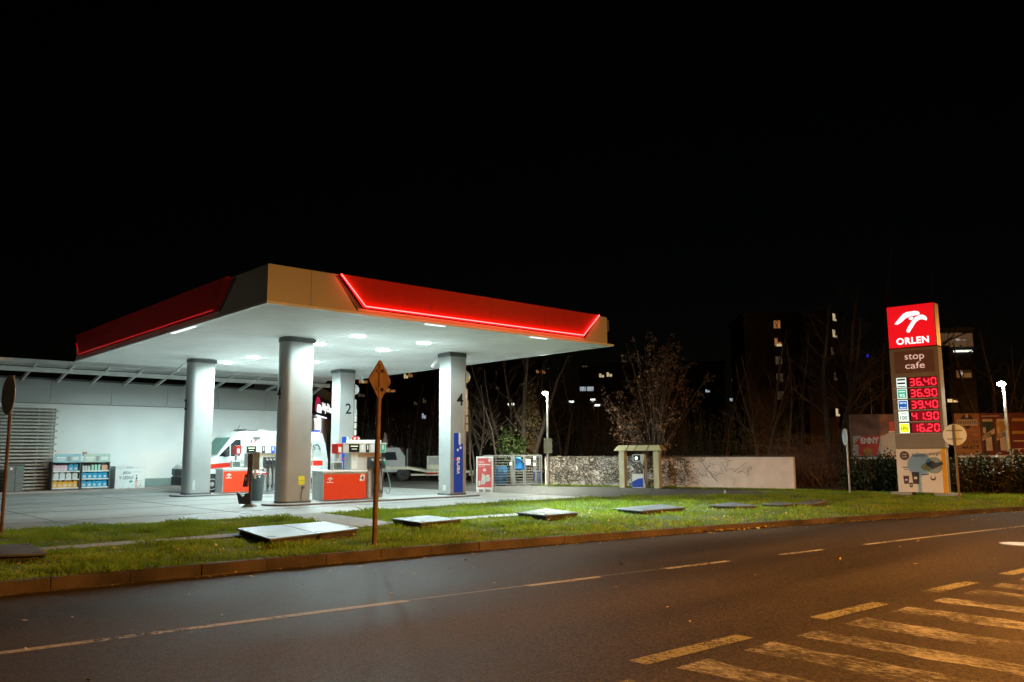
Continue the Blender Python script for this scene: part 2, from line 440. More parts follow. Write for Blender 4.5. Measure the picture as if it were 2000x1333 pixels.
def ktop(u): return float(np.interp(u, [4, 8, 13, 22], [-.03, -.04, -.075, -.085]))
def gz(u, v): return ktop(u) + (-.012 - ktop(u)) * min(1, max(0, (v - kerb(u)) / 1.6))
# kerb stones laid one after another
kb = MB()
u = -12.0; rk = random.Random(2)
while u < 39:
    b = u + 1.0
    dz = rk.uniform(-0.008, 0.004); dv = rk.uniform(-0.008, 0.008)
    p = [(u + .002, kerb(u) + dv), (b - .002, kerb(b) + dv), (b - .002, kerb(b) + dv + .16), (u + .002, kerb(u) + dv + .16)]
    kb.prism(p, RZ - 0.03, ktop(u) + dz)
    u += 1.0
tag(kb.build('kerb', 'kerb', bevel=0.012), kind='structure')

# forecourt, drive and verge (the verge lies on the same level as the forecourt)
BACK = [(-14, 20.7), (-4, 20.65), (3.87, 20.5), (7.0, 20.4), (10.28, 20.15), (14.25, 20.2), (18.5, 20.35), (21, 20.2), (23.2, 19.5), (26, 17.6), (28.6, 15.7), (31.0, 13.4), (33.5, 11.5), (40, 7.6)]
bu, bv = np.array([p[0] for p in BACK]), np.array([p[1] for p in BACK])
def back(u): return float(np.interp(u, bu, bv))
fc = MB(); vg = MB()
for a, b in zip(us[:-1], us[1:]):
    ka, kb_ = kerb(a) + .14, kerb(b) + .14
    vg.quad([(a, ka, ktop(a) - .02), (b, kb_, ktop(b) - .02), (b, kb_ + 1.5, -.014), (a, ka + 1.5, -.014)])
    vg.quad([(a, ka + 1.5, -.014), (b, kb_ + 1.5, -.014), (b, back(b), -0.012), (a, back(a), -0.012)])
    if b < 22.6: fc.quad([(a, back(a), -0.004), (b, back(b), -0.004), (b, 62, -0.004), (a, 62, -0.004)])
tag(vg.build('verge', pm('verge_soil', (0.045, 0.06, 0.018), 0.95, var=0.4, scale=3, bump=0.4, bscale=20)), kind='structure')
tag(fc.build('forecourt', 'fore'), kind='structure')
dr = MB()
for a, b in zip(us[:-1], us[1:]):
    if a >= 22.0 and b <= 33.0: dr.quad([(a, back(a), -0.008), (b, back(b), -0.008), (b, 62, -0.008), (a, 62, -0.008)])
tag(dr.build('service_drive', 'drive'), kind='structure')
# forecourt expansion joints and a painted dash on the left
jn = MB()
for v in (22.6, 26.4, 29.0, 33.4, 36.6): jn.box(-6, 22.3, v - .012, v + .012, -0.003, 0.0012)
for u in (1, 5.4, 9.8, 14.2, 18.6): jn.box(u - .012, u + .012, 20.8, 40.2, -0.003, 0.0019)
tag(jn.build('forecourt_joint', 'islandedge'), kind='structure')
dm = MB(); a, b = G(88, 1022), G(152, 1020)
dm.quad([(a.x, a.y - .1, .003), (b.x, b.y - .1, .003), (b.x, b.y + .12, .003), (a.x, a.y + .12, .003)])
c1, c2 = G(1382, 965), G(1404, 965.5)
dm.quad([(c1.x, c1.y - .1, .003), (c2.x, c2.y - .1, .003), (c2.x, c2.y + .1, .003), (c1.x, c1.y + .1, .003)])
tag(dm.build('forecourt_dash', 'line'), kind='structure')
# paved strip along the shop wall
sp = MB(); sp.box(-8, 22.2, 39.6, 41.55, -0.003, 0.07)
tag(sp.build('shop_pavement', pm('pavement_slabs', (0.40, 0.35, 0.32), 0.8, var=0.1, scale=2)), kind='structure')
# narrow strip of lawn at the foot of the boundary wall
W0, W1 = G(1075, 948), G(1552, 957)
wd = (W1 - W0).normalized(); wn_ = Vector((-wd.y, wd.x, 0))
if wn_.dot(-W0) < 0: wn_ = -wn_
ws = MB(); a = W0 - wd * 0.6; b = W1 + wd * 1.5
ws.quad([a + wn_ * 0.9 + Vector((0, 0, .006)), b + wn_ * 0.5 + Vector((0, 0, .006)), b - wn_ * .4 + Vector((0, 0, .006)), a - wn_ * .4 + Vector((0, 0, .006))])
tag(ws.build('wall_lawn', pm('wall_lawn_soil', (0.07, 0.085, 0.025), 0.95, var=0.4, scale=3)), kind='structure')
# paths through the verge
pa = MB()
def path_v(u): return 16.05 - max(0, u - 12) * 0.05
for a, b in zip(us[:-1], us[1:]):
    if a > -13 and b < 15.5: pa.quad([(a, path_v(a) - .32, .006), (b, path_v(b) - .32, .006), (b, path_v(b) + .32, .006), (a, path_v(a) + .32, .006)])
pa.quad([(10.25, 20.25, .010), (11.35, 20.25, .010), (10.9, 15.8, .010), (9.4, 15.8, .010)])
tag(pa.build('verge_path', 'path'), kind='structure')

# hatch plates over the fuel tanks
HT = 0.10
HATCH = [([(462, 1032), (528, 1053), (702, 1032), (632, 1019)], 'long double pale hatch plate on the grass beside the rusty sign post', 2),
 ([(764, 1013), (822, 1021), (902, 1014), (835, 1007)], 'small pale square hatch plate just right of the rusty sign post', 1),
 ([(1009, 1001), (1066, 1007), (1130, 1001), (1068, 993)], 'hatch plate in the brightest green grass under the canopy corner', 1),
 ([(1197, 993), (1254, 998), (1340, 991), (1290, 985)], 'wide pale hatch plate in front of the small fuel kiosk', 1),
 ([(1383, 987), (1435, 989), (1482, 988), (1430, 981)], 'dull hatch plate in front of the boundary wall end', 1),
 ([(1487, 984.5), (1530, 986), (1556, 984), (1520, 980)], 'small bluish hatch plate next to the dull one far down the verge', 1),
 ([(1548, 984), (1588, 984.5), (1618, 977.5), (1580, 976.5)], 'rightmost brown hatch plate, nearest the price pylon', 1),
 ([(-40, 1086), (93, 1081), (60, 1062), (-60, 1066)], 'brownish hatch plate cut by the left edge of the photo', 1)]
HPOLY = []
HTS = iter((.13, .13, .12, .10, .08, .07, .08, .10))
for q, lab, n in HATCH:
    HT = next(HTS); P = [G(x, y, HT) for x, y in q]
    cc = sum(P, Vector()) / 4; HPOLY.append([(cc.x + (p.x - cc.x) * .955, cc.y + (p.y - cc.y) * .955) for p in P])
    c = sum(P, Vector()) / 4
    t = thing('hatch_cover', lab, 'hatch', (c.x, c.y, 0), 0, 'tank hatch plates on the verge')
    b = MB(); ins = [(c + (p - c) * 0.95) for p in P]
    b.prism([(p.x - c.x, p.y - c.y) for p in ins], -0.02, HT - 0.035)
    b.build('hatch_rim', 'slabside', t)
    for k in range(n):
        b = MB()
        f0, f1 = k / n + (0.004 if k else 0), (k + 1) / n - (0.004 if k < n - 1 else 0)
        e = [P[1].lerp(P[2], f0), P[1].lerp(P[2], f1), P[0].lerp(P[3], f1), P[0].lerp(P[3], f0)]
        b.prism([(p.x - c.x, p.y - c.y) for p in e], HT - 0.035, HT)
        pl_ = b.build('hatch_plate', 'slab', t, bevel=0.008)
        for fx in (.12, .88):
            q_ = e[0].lerp(e[1], fx).lerp(e[3].lerp(e[2], fx), .12) - c; b = MB(); b.box(q_.x - .07, q_.x + .07, q_.y - .03, q_.y + .03, HT + .001, HT + .004); b.build('lift_slot', 'slabside', pl_)

# grass blades (one uncountable mass) and fallen leaves
def inpoly(x, y, P):
    r = False; j = len(P) - 1
    for i in range(len(P)):
        if (P[i][1] > y) != (P[j][1] > y) and x < (P[j][0] - P[i][0]) * (y - P[i][1]) / (P[j][1] - P[i][1]) + P[i][0]: r = not r
        j = i
    return r
PX = [(10.3, 20.3), (11.3, 20.3), (10.85, 15.8), (9.5, 15.8)]
def free(u, v):
    if u < 15.4 and abs(v - path_v(u)) < 0.30: return False
    if inpoly(u, v, PX): return False
    for P in HPOLY:
        if abs(u - P[0][0]) < 4 and inpoly(u, v, P): return False
    return True
def bladeset(rng, n, gen, hmin, hmax, wmin, wmax):
    V = []; F = []
    cnt = 0
    while cnt < n:
        u, v, z, s = gen(rng)
        if u is None: continue
        h = rng.uniform(hmin, hmax) * s; w = rng.uniform(wmin, wmax)
        a = rng.uniform(0, 2 * PI); lx, ly = rng.gauss(0, .6) * h, rng.gauss(0, .6) * h
        cx, cy = math.cos(a) * w, math.sin(a) * w
        b = len(V)
        V += [(u - cx, v - cy, z), (u + cx, v + cy, z), (u + lx * .5 + cx * .6, v + ly * .5 + cy * .6, z + h * .65), (u + lx, v + ly, z + h)]
        F += [(b, b + 1, b + 2), (b, b + 2, b + 3)]
        cnt += 1
    return V, F
rg = random.Random(11)
def tuft(u, v): return 0.65 + 0.5 * math.sin(u * 2.3 + 1.7 * math.sin(v * 1.9)) * math.sin(v * 3.1 + 1.1 * math.sin(u * 1.3)) + 0.25 * math.sin(u * 7 + v * 5)
def gen(r):
    u = r.uniform(-4, 36) if r.random() < .8 else r.uniform(1, 14)
    k = kerb(u) + 0.035; b = back(u)
    v = r.uniform(k, b + 0.02)
    if not free(u, v): return None, 0, 0, 0
    s = max(0.35, tuft(u, v))
    return u, v, gz(u, v) - .012, s * 1.25
V, F = bladeset(rg, 140000, gen, 0.05, 0.10, 0.006, 0.012)
def gen2(r):
    t = r.uniform(-0.5, (W1 - W0).length + 1.5); q = r.uniform(0.05, 0.8)
    p = W0 + wd * t + wn_ * q
    return p.x, p.y, 0.0, 0.8
V2, F2 = bladeset(rg, 6000, gen2, 0.04, 0.10, 0.008, 0.016)
o = len(V); V += V2; F += [tuple(i + o for i in f) for f in F2]
def gen3(r):  # lawn round the pylon and in front of the hedge
    u = r.uniform(29, 41); v = r.uniform(back(u) - .2, back(u) + 3.2)
    return u, v, -0.03, 0.9
V3, F3 = bladeset(rg, 14000, gen3, 0.05, 0.10, 0.008, 0.016)
o = len(V); V += V3; F += [tuple(i + o for i in f) for f in F3]
me = bpy.data.meshes.new('verge_grass'); me.from_pydata(V, [], F)
mt, nt, p = _nodes('grass_blade')
tc = nt.nodes.new('ShaderNodeTexCoord'); n = nt.nodes.new('ShaderNodeTexNoise'); n.inputs['Scale'].default_value = 0.9; n.inputs['Detail'].default_value = 8
nt.links.new(tc.outputs['Object'], n.inputs['Vector'])
r = nt.nodes.new('ShaderNodeValToRGB')
r.color_ramp.elements[0].position = .28; r.color_ramp.elements[0].color = (0.105, 0.175, 0.013, 1)
r.color_ramp.elements[1].position = .72; r.color_ramp.elements[1].color = (0.33, 0.38, 0.045, 1)
e = r.color_ramp.elements.new(.5); e.color = (0.215, 0.32, 0.024, 1)
nt.links.new(n.outputs['Fac'], r.inputs['Fac']); nt.links.new(r.outputs[0], p.inputs['Base Color'])
p.inputs['Roughness'].default_value = 0.7; p.inputs['Specular IOR Level'].default_value = 0.25
tl = nt.nodes.new('ShaderNodeBsdfTranslucent'); nt.links.new(r.outputs[0], tl.inputs['Color'])
ms_ = nt.nodes.new('ShaderNodeMixShader'); ms_.inputs[0].default_value = 0.45
nt.links.new(p.outputs[0], ms_.inputs[1]); nt.links.new(tl.outputs[0], ms_.inputs[2])
nt.links.new(ms_.outputs[0], nt.nodes['Material Output'].inputs['Surface'])
me.materials.append(mt)
go = bpy.data.objects.new('verge_grass', me); COL.objects.link(go)
tag(go, 'short green grass with tufts covering the roadside verge', 'grass', kind='stuff')

lf = MB(); rl = random.Random(21)
def leaf(mb, c, s, r, flat=0.5):
    n = Vector((r.gauss(0, flat), r.gauss(0, flat), 1)).normalized()
    a = n.cross(Vector((math.cos(r.uniform(0, 6.3)), math.sin(r.uniform(0, 6.3)), 0.01))).normalized(); b = n.cross(a)
    mb.add([c - a * s, c - b * s * .55, c + a * s, c + b * s * .55], [(0, 1, 2), (0, 2, 3)], 0)
for _ in range(700):
    u = rl.uniform(1, 36); v = kerb(u) + 0.15 + abs(rl.gauss(0, .33)) * (back(u) - kerb(u))
    if v > back(u) or not free(u, v): continue
    leaf(lf, Vector((u, v, gz(u, v) + rl.uniform(.03, .08))), rl.uniform(.02, .05), rl)
for _ in range(260):
    u = rl.uniform(1, 30); v = kerb(u) - abs(rl.gauss(0, .35)) - .05 if rl.random() < .6 else kerb(u) - rl.uniform(0, 7)
    leaf(lf, Vector((u, v, RZ + 0.02)), rl.uniform(.02, .04), rl, .25)
for _ in range(70):
    u = 16.6 + rl.gauss(0, .6); leaf(lf, Vector((u, kerb(u) - abs(rl.gauss(0, .15)), RZ + 0.03)), rl.uniform(.03, .06), rl, .3)
tag(lf.build('fallen_leaves', 'leaffallen'), 'yellow and brown leaves scattered over grass and kerb', 'leaves', kind='stuff')
# ------------------------------------------------------------------ fuel canopy
CX0, CX1, CY0, CY1, CZ, CT = 8.91, 21.95, 18.84, 35.85, 5.33, 6.29
canopy = thing('fuel_canopy', 'large white soffit canopy with red and beige fascia over the pumps', 'canopy', (0, 0, 0))
sf = MB()
y = CY0 + 0.06; k = 0
while y < CY1 - 0.1:
    e = min(y + 0.30, CY1 - 0.06)
    sf.box(CX0 + .06, CX1 - .06, y, e - 0.012, CZ + (0.0 if k % 2 else 0.002), CZ + 0.05)
    y = e; k += 1
M['soffit'] = pm('soffit_panel', (0.88, 0.90, 0.89), 0.65, var=0.06, scale=0.8)
sf.build('soffit', 'soffit', canopy)
tr = MB()
tr.box(CX0 - .01, CX1 + .01, CY0 - .012, CY0 + .05, CZ - .03, CZ + .035); tr.box(CX0 - .01, CX1 + .01, CY1 - .05, CY1 + .012, CZ - .03, CZ + .035)
tr.box(CX0 - .012, CX0 + .05, CY0 + .05, CY1 - .05, CZ - .03, CZ + .035); tr.box(CX1 - .05, CX1 + .012, CY0 + .05, CY1 - .05, CZ - .03, CZ + .035)
tr.build('soffit_trim', 'white', canopy)
rf = MB(); rf.box(CX0 + .1, CX1 - .1, CY0 + .1, CY1 - .1, CZ + .5, CT - .06); rf.build('roof_deck', 'dgrey', canopy)
# beige fascia: front right end is chamfered
FF = FR((0, CY0, 0), (1, 0, 0), (0, 0, 1), (0, -1, 0))        # front face: x along the road, y up, z outwards
FL = FR((CX0, 0, 0), (0, -1, 0), (0, 0, 1), (-1, 0, 0))       # left face: x towards the road (=-Y), y up
zb, zt = CZ + .037, CT
b = MB(); b.prism([(CX0, zb), (11.50, zb), (10.78, zt), (CX0, zt)], -.08, 0, 0, FF); b.build('fascia_panel', 'beige', canopy)
b = MB(); b.prism([(20.47, zb), (CX1 - .33, zb), (CX1 - .33, zt), (21.22, zt)], -.08, 0, 0, FF); b.build('fascia_panel', 'beige', canopy)
b = MB(); b.prism([(CX1 - .329, CY0), (CX1, CY0 + .33), (CX1, CY1), (CX1 - .08, CY1), (CX1 - .08, CY0 + .36), (CX1 - .36, CY0 + .08)], zb, zt)
b.build('fascia_panel', 'beige', canopy)
b = MB(); b.box(CX0 + .08, CX1 - .08, CY1 - .08, CY1, zb, zt); b.build('fascia_panel', 'beige', canopy)
b = MB(); b.prism([(-21.75, zb), (-CY0 - .081, zb), (-CY0 - .081, zt), (-20.62, zt)], -.08, 0, 0, FL); b.build('fascia_panel', 'beige', canopy)
b = MB(); b.prism([(-CY1 + .081, zb), (-35.2, zb), (-35.5, zt), (-CY1 + .081, zt)], -.08, 0, 0, FL); b.build('fascia_panel', 'beige', canopy)
# lower beige sill under the red panels
b = MB(); b.box(11.5, 20.47, CY0, CY0 + .08, zb, zb + .10); b.box(CX0, CX0 + .08, 21.75, 35.2, zb, zb + .12); b.build('fascia_sill', 'beige', canopy)
# red panels lean outwards at the top
def redpanel(fr, xb0, xb1, xt0, xt1, z0, z1, o0, o1):
    b = MB()
    P = [(xb0, z0, o0), (xb1, z0, o0), (xt1, z1, o1), (xt0, z1, o1)]
    vs = [pt(fr, *p) for p in P] + [pt(fr, p[0], p[1], -.09) for p in P]
    b.add(vs, [(0, 1, 2, 3), (7, 6, 5, 4), (0, 4, 5, 1), (1, 5, 6, 2), (2, 6, 7, 3), (3, 7, 4, 0)])
    return b
redpanel(FF, 11.66, 20.36, 10.90, 21.10, zb + .13, zt + .02, 0.02, 0.10).build('red_fascia', 'red', canopy)
redpanel(FL, -35.1, -21.90, -35.45, -21.0, zb + .15, zt + .02, 0.05, 0.16).build('red_fascia', 'red', canopy)
# shadow reveal between beige and red
b = MB(); b.prism([(11.50, zb + .1), (11.66, zb + .1), (10.90, zt - .002), (10.78, zt - .002)], -.08, -.04, 0, FF)
b.prism([(20.36, zb + .1), (20.47, zb + .1), (21.22, zt - .002), (21.10, zt - .002)], -.08, -.04, 0, FF)
b.prism([(-21.90, zb + .12), (-21.75, zb + .12), (-20.62, zt - .002), (-21.0, zt - .002)], -.08, -.03, 0, FL)
b.build('fascia_reveal', 'dgrey', canopy)
def ledpath(fr, P, name, r, mat):
    b = MB(); b.tube([pt(fr, *p) for p in P], r, 8); return b.build(name, mat, canopy)
lz = zb + .165
ledpath(FF, [(10.90, zt + .01, .13), (11.70, lz, .07), (20.33, lz, .07), (21.08, zt + .01, .13)], 'led_strip', .020, 'led_red')
ledpath(FF, [(10.90, zt + .01, .151), (11.70, lz, .091), (20.33, lz, .091), (21.08, zt + .01, .151)], 'led_strip', .0055, 'led_core')
ledpath(FL, [(-35.38, zt - .3, .12), (-35.1, lz - .01, .09), (-22.0, lz + .0, .10)], 'led_strip', .016, 'led_dim')
b = MB()
for u in (13.9, 16.2, 18.5): b = MB(); b.add([pt(FF, u - .006, zb + .14, .0215), pt(FF, u + .006, zb + .14, .0215), pt(FF, u + .006, zt + .015, .1015), pt(FF, u - .006, zt + .015, .1015)], [(0, 1, 2, 3)]); b.build('fascia_joint', 'dgrey', canopy)
for v in (-24.6, -27.4, -30.2, -33.0): b = MB(); b.add([pt(FL, v - .006, zb + .16, .052), pt(FL, v + .006, zb + .16, .052), pt(FL, v + .006, zt + .015, .162), pt(FL, v - .006, zt + .015, .162)], [(0, 1, 2, 3)]); b.build('fascia_joint', 'dgrey', canopy)
b = MB(); b.box(10.1, 10.112, zb, zt, .0005, .0015, 0, FF); b.build('fascia_joint', 'dgrey', canopy)
b = MB(); b.box(CX0 - .01, 21.6, CY0 - .01, CY0 + .1, zt + .001, zt + .022) if False else b.box(CX0 + .01, CX1 - .4, CY0 + .01, CY0 + .09, zt + .001, zt + .018); b.box(CX0 + .01, CX0 + .09, CY0 + .09, CY1, zt + .001, zt + .018); b.build('top_flashing', 'lgrey', canopy)
# downlights
LC = (0.74, 0.985, 0.97)
for u in (13.76, 16.36):
    for v in (22.5, 25.0, 30.1, 32.6):
        b = MB(); b.lathe([(.19, -.035), (.25, -.02), (.25, -.001)], (u, v, CZ), 20)
        d = b.build('downlight', 'lamp_cold', canopy)
        b = MB(); b.lathe([(.27, -.014), (.27, -.0015)], (u, v, CZ), 20); b.build('bezel', 'lgrey', d)
        wide_lamp('downlight_lamp', (u, v, CZ - .17), .10, 440, LC)
        point_lamp('soffit_fill', (u, v, CZ - 1.2), .3, 23, LC)  # unseen fill lamp hung in mid-air below the fitting to brighten the soffit
def edge_spot(p, power):
    o = spot_lamp('edge_lamp', p, .12, power, LC, 80); o.data.spot_blend = .85
    o.rotation_euler = Vector((.06, -.56, -1)).to_track_quat('-Z', 'Y').to_euler()
for p in ((14.2, 18.98), (18.4, 18.98), (8.99, 24.6)):
    b = MB()
    if p[1] < 20: b.box(p[0] - .35, p[0] + .35, p[1] - .04, p[1] + .06, CZ - .05, CZ - .031)
    else: b.box(p[0] - .04, p[0] + .06, p[1] - .9, p[1] + .9, CZ - .05, CZ - .031)
    b.build('edge_light', em('edge_light_lens', (.9, 1, .97), 1.0), canopy)
    if p[1] < 20: edge_spot((p[0], p[1] - .02, CZ - .10), 2600 if p[0] < 16 else 5600)

# columns: flat faces, rounded nose
def column(u0, u1, v0, nose, numeral, numface):
    w = 0.70; P = []
    if nose < 0:
        P = [(u1, v0), (u1, v0 + w), (u0, v0 + w)]
        for k in range(1, 12):
            a = PI / 2 + PI * k / 12
            P.append((u0 + .24 * math.cos(a), v0 + w / 2 + w / 2 * math.sin(a)))
        P.append((u0, v0))
    else:
        P = [(u0, v0), (u1, v0)]
        for k in range(1, 12):
            a = -PI / 2 + PI * k / 12
            P.append((u1 + .24 * math.cos(a), v0 + w / 2 + w / 2 * math.sin(a)))
        P += [(u1, v0 + w), (u0, v0 + w)]
    b = MB(); b.prism(P, 0.06, CZ - .001)
    c = b.build('column', 'column', canopy, smooth=True, bevel=.012)
    cx = sum(p[0] for p in P) / len(P); cy = v0 + w / 2
    def grow(s): return [((p[0] - cx) * s + cx, (p[1] - cy) * s + cy) for p in P]
    b = MB(); b.prism(grow(1.08), CZ - .16, CZ - .03); b.build('collar', 'dgrey', c, smooth=True)
    b = MB(); b.prism(grow(1.05), 0.059, .12); b.build('base_plate', 'dgrey', c, smooth=True)
    b = MB()
    sx = u0 + .02 if nose < 0 else u1 - .02
    b.box(sx - .004, sx + .004, v0 - .0025, v0 + .001, .2, CZ - .2); b.box(u0 + .01, u1 - .01, v0 - .002, v0 + .001, 2.7, 2.706)
    b.build('seam', 'grey', c)
    b = MB()
    if numface == 'nose':
        b.text(numeral, FR((u0 - .243, v0 + w / 2, 0), (0, -1, 0), (0, 0, 1), (-1, 0, 0)), 0, 3.32, h=.42, align='C', bold=.012)
    else:
        b.text(numeral, FR((0, v0, 0), (1, 0, 0), (0, 0, 1), (0, -1, 0)), (u0 + u1) / 2 + .12, 3.34, h=.46, align='C', bold=.012)
    b.build('numeral', 'numeral', c)
    return c, u0, u1, v0
colA = column(12.25, 13.0, 23.95, -1, '4', 'nose')
colB = column(12.28, 13.0, 31.9, -1, '2', 'nose')
colC = column(18.65, 19.3, 31.9, 1, '2', 'flat')
colD = column(18.65, 19.3, 23.95, 1, '4', 'flat')
for c, u0, u1, v0 in (colC, colD):
    f = FR((0, v0, 0), (1, 0, 0), (0, 0, 1), (0, -1, 0))
    b = MB(); b.prism([(u0 + .16, .15), (u0 + .58, .15), (u0 + .58, 1.93), (u0 + .50, 1.93), (u0 + .46, 1.85), (u0 + .38, 1.93), (u0 + .38, 2.32), (u0 + .16, 2.32)], -.001, .012, 0, f)
    p = b.build('blue_panel', 'blue', c)
    b = MB(); b.box(u0 + .39, u0 + .47, 1.88, 2.32, .002, .0135, 0, f); b.box(u0 + .52, u0 + .56, 1.98, 2.32, .002, .0135, 1, f)
    b.lathe([(.05, .0125), (.05, .0145)], (u0 + .47, 1.78, 0), 14, 0, f); b.lathe([(.05, .0125), (.05, .0145)], (u0 + .34, 1.70, 0), 14, 0, f)
    b.text('verva', f, u0 + .44, .82, w=.62, d=.015, bold=.025, rot=PI / 2, shear=.15)
    b.build('lettering', [M['sign_white'] if False else 'white', 'grey'], p)
    b = MB(); b.lathe([(.055, .0125), (.055, .015)], (u0 + .25, 1.36, 0), 14, 0, f); b.build('red_dot', 'red', p)
    b = MB(); b.box(u1 + .2, u1 + .32, v0 + .20, v0 + .24, 3.05, 4.0); b.build('price_board', 'white', c)
    b = MB()
    for zz in (1.9, 2.2, 2.5, 2.8): b.box(u1 + .19, u1 + .34, v0 + .18, v0 + .25, zz + .5, zz + .75)
    b.build('notice_plate', 'white', c)
    b = MB(); b.lathe([(.24, 0), (.24, .02)], (0, 0, 0), 24, 0, FR((u1 + .2, v0 + .2, 4.45), (1, 0, 0), (0, 0, 1), (0, -1, 0))); b.build('round_plate', 'white', c)
c = colA[0]; f = FR((0, colA[3], 0), (1, 0, 0), (0, 0, 1), (0, -1, 0))
b = MB(); b.box(12.58, 12.80, .62, .90, .001, .006, 0, f); b.box(12.59, 12.79, .755, .765, .006, .0075, 1, f); y_ = b.build('yellow_notice', ['yellow', 'dgrey'], c)
b = MB(); b.tube([(12.68, 23.93, .12), (12.69, 23.925, .35), (12.73, 23.92, .52)], .012, 6); b.box(12.70, 12.78, 23.91, 23.949, .50, .57); b.build('socket_cable', 'dgrey', c)
for c_ in (colB, colD):
    b = MB(); b.box(c_[1] + .02, c_[1] + .12, c_[3] - .02, c_[3] - .001, .25, .6) if c_ is colB else b.box(c_[1] - .02, c_[1] - .001, c_[3] + .25, c_[3] + .42, .22, .42)
    b.build('hatch_door', 'lgrey', c_[0])

# islands
for v0, lab in ((23.55, 'low concrete pump island carrying the nearer dispenser and two columns'), (31.5, 'low concrete pump island carrying the farther dispenser and two columns')):
    P = [(11.75, v0)] if False else []
    for k in range(9): a = PI / 2 + PI * k / 8; P.append((12.25 + .62 * math.cos(a), v0 + .75 + .75 * math.sin(a)))
    for k in range(9): a = -PI / 2 + PI * k / 8; P.append((19.45 + .62 * math.cos(a), v0 + .75 + .75 * math.sin(a)))
    b = MB(); b.prism(P, -.02, .058, 0, ID, 1)
    tag(b.build('pump_island', ['island', 'islandedge'], bevel=.015), lab, 'pump island', 'pump islands under the canopy')

# security cameras at column heads
def seccam(p, d, lab):
    t = thing('security_camera', lab, 'camera', p)
    b = MB(); b.tube([(0, 0, 0), (d[0] * .10, d[1] * .10, -.02), (d[0] * .28, d[1] * .28, -.10)], .018, 6); b.build('bracket', 'lgrey', t)
    e = Vector(d).normalized(); o = Vector((d[0] * .28, d[1] * .28, -.13))
    b = MB(); b.tube([o - e * .05, o + e * .08 + Vector((0, 0, -.16)), o + e * .12 + Vector((0, 0, -.22))], .05, 10); b.build('housing', 'lgrey', t)
seccam((12.02, 32.1, 5.15), (-1, .2, 0), 'small grey camera on a bracket left of the far left column head')
seccam((18.63, 24.5, 5.15), (-.6, .6, 0), 'small white camera beside the head of the near right column')
seccam((19.55, 32.1, 5.12), (1, -.2, 0), 'small grey camera right of the far right column head')

# ------------------------------------------------------------------ shop
SV = 41.63
shop = thing('shop_building', 'long low white station shop with grey cladding band and louvred awning', 'building', (0, 0, 0))
CE = Vector((22.35, SV, 0)); ed = Vector((math.cos(rad(52.8)), math.sin(rad(52.8)), 0)); en = Vector((ed.y, -ed.x, 0))
E2 = CE + ed * 12
b = MB(); b.prism([(-14, SV), (22.35, SV), (E2.x, E2.y), (E2.x - 12, E2.y + 8), (-14, 56)], -.02, 4.93); b.build('wall', 'wallwhite', shop)
b = MB(); b.box(-14, 9.7, SV - .02, SV - .002, 0.0, 3.7); b.build('window_wall', pm('shop_window_blind', (.20, .19, .17), .5, var=.1, scale=1), shop)
b = MB()
x = -14.0
while x < 22.3: b.box(x + .006, min(x + 2.6, 22.34) - .006, SV - .05, SV - .003, 3.96, 4.985); x += 2.6
b.build('cladding_band', 'panelgrey', shop, bevel=.004)
b = MB(); b.box(-14, 22.34, SV - .06, SV - .003, 3.915, 3.94); b.build('drip_edge', 'dgrey', shop)
b = MB(); b.box(13.4, 22.33, SV - .03, SV - .002, .0, .45); b.build('plinth', 'plinth', shop)
b = MB(); b.prism([(-14, SV - .05), (22.38, SV - .05), (E2.x + .05, E2.y - .03), (E2.x - 12, E2.y + 8), (-14, 56)], 4.99, 5.08); b.build('roof', 'dgrey', shop)
# louvre screen
b = MB()
z = .12; k = 0
while z < 3.62: b.box(-14, 9.66 - (.0 if k % 2 else .1), SV - .62, SV - .48, z, z + .07); z += .148; k += 1
b.build('louvre_slats', 'slat', shop)
b = MB()
for x in (-10, -7.6, -5.2, -2.8, -.4, 2.0, 4.4, 6.9, 8.9, 9.45): b.box(x, x + .06, SV - .47, SV - .41, .02, 3.66)
b.build('louvre_post', 'grey', shop)
# awning: two long beams, pale panels between, rafters back to the wall
zo, zi = 5.50, 5.315
b = MB(); b.box(-14, 22.1, 38.55, 38.67, zo - .07, zo + .08); b.build('awning_beam', 'white', shop, bevel=.01)
b = MB(); b.box(-14, 22.5, 39.54, 39.66, zi - .17, zi + .03); b.build('awning_beam', 'white', shop, bevel=.01)
b = MB()
x = -13.4
while x < 22:
    vs = []
    b.add([(x - .045, 38.68, zo - .05), (x + .045, 38.68, zo - .05), (x + .045, 41.58, 4.86), (x - .045, 41.58, 4.86),
           (x - .045, 38.68, zo + .05), (x + .045, 38.68, zo + .05), (x + .045, 41.58, 5.0), (x - .045, 41.58, 5.0)],
          [(0, 3, 2, 1), (4, 5, 6, 7), (0, 1, 5, 4), (1, 2, 6, 5), (2, 3, 7, 6), (3, 0, 4, 7)])
    x += 1.44
b.build('awning_rafter', 'white', shop)
b = MB()
b.quad([(-14, 38.67, zo + .055), (22.0, 38.67, zo + .055), (22.3, 39.75, zi + .075), (-14, 39.75, zi + .075)])
b.quad([(-14, 38.67, zo + .065), (-14, 39.75, zi + .085), (22.3, 39.75, zi + .085), (22.0, 38.67, zo + .065)])
b.build('awning_panel', pm('awning_sheet', (.60, .62, .60), .5, var=.05), shop)
b = MB(); b.tube([(22.3, 39.8, zi), (22.4, 41.5, 4.8)], .07, 8); b.build('awning_brace', 'white', shop)
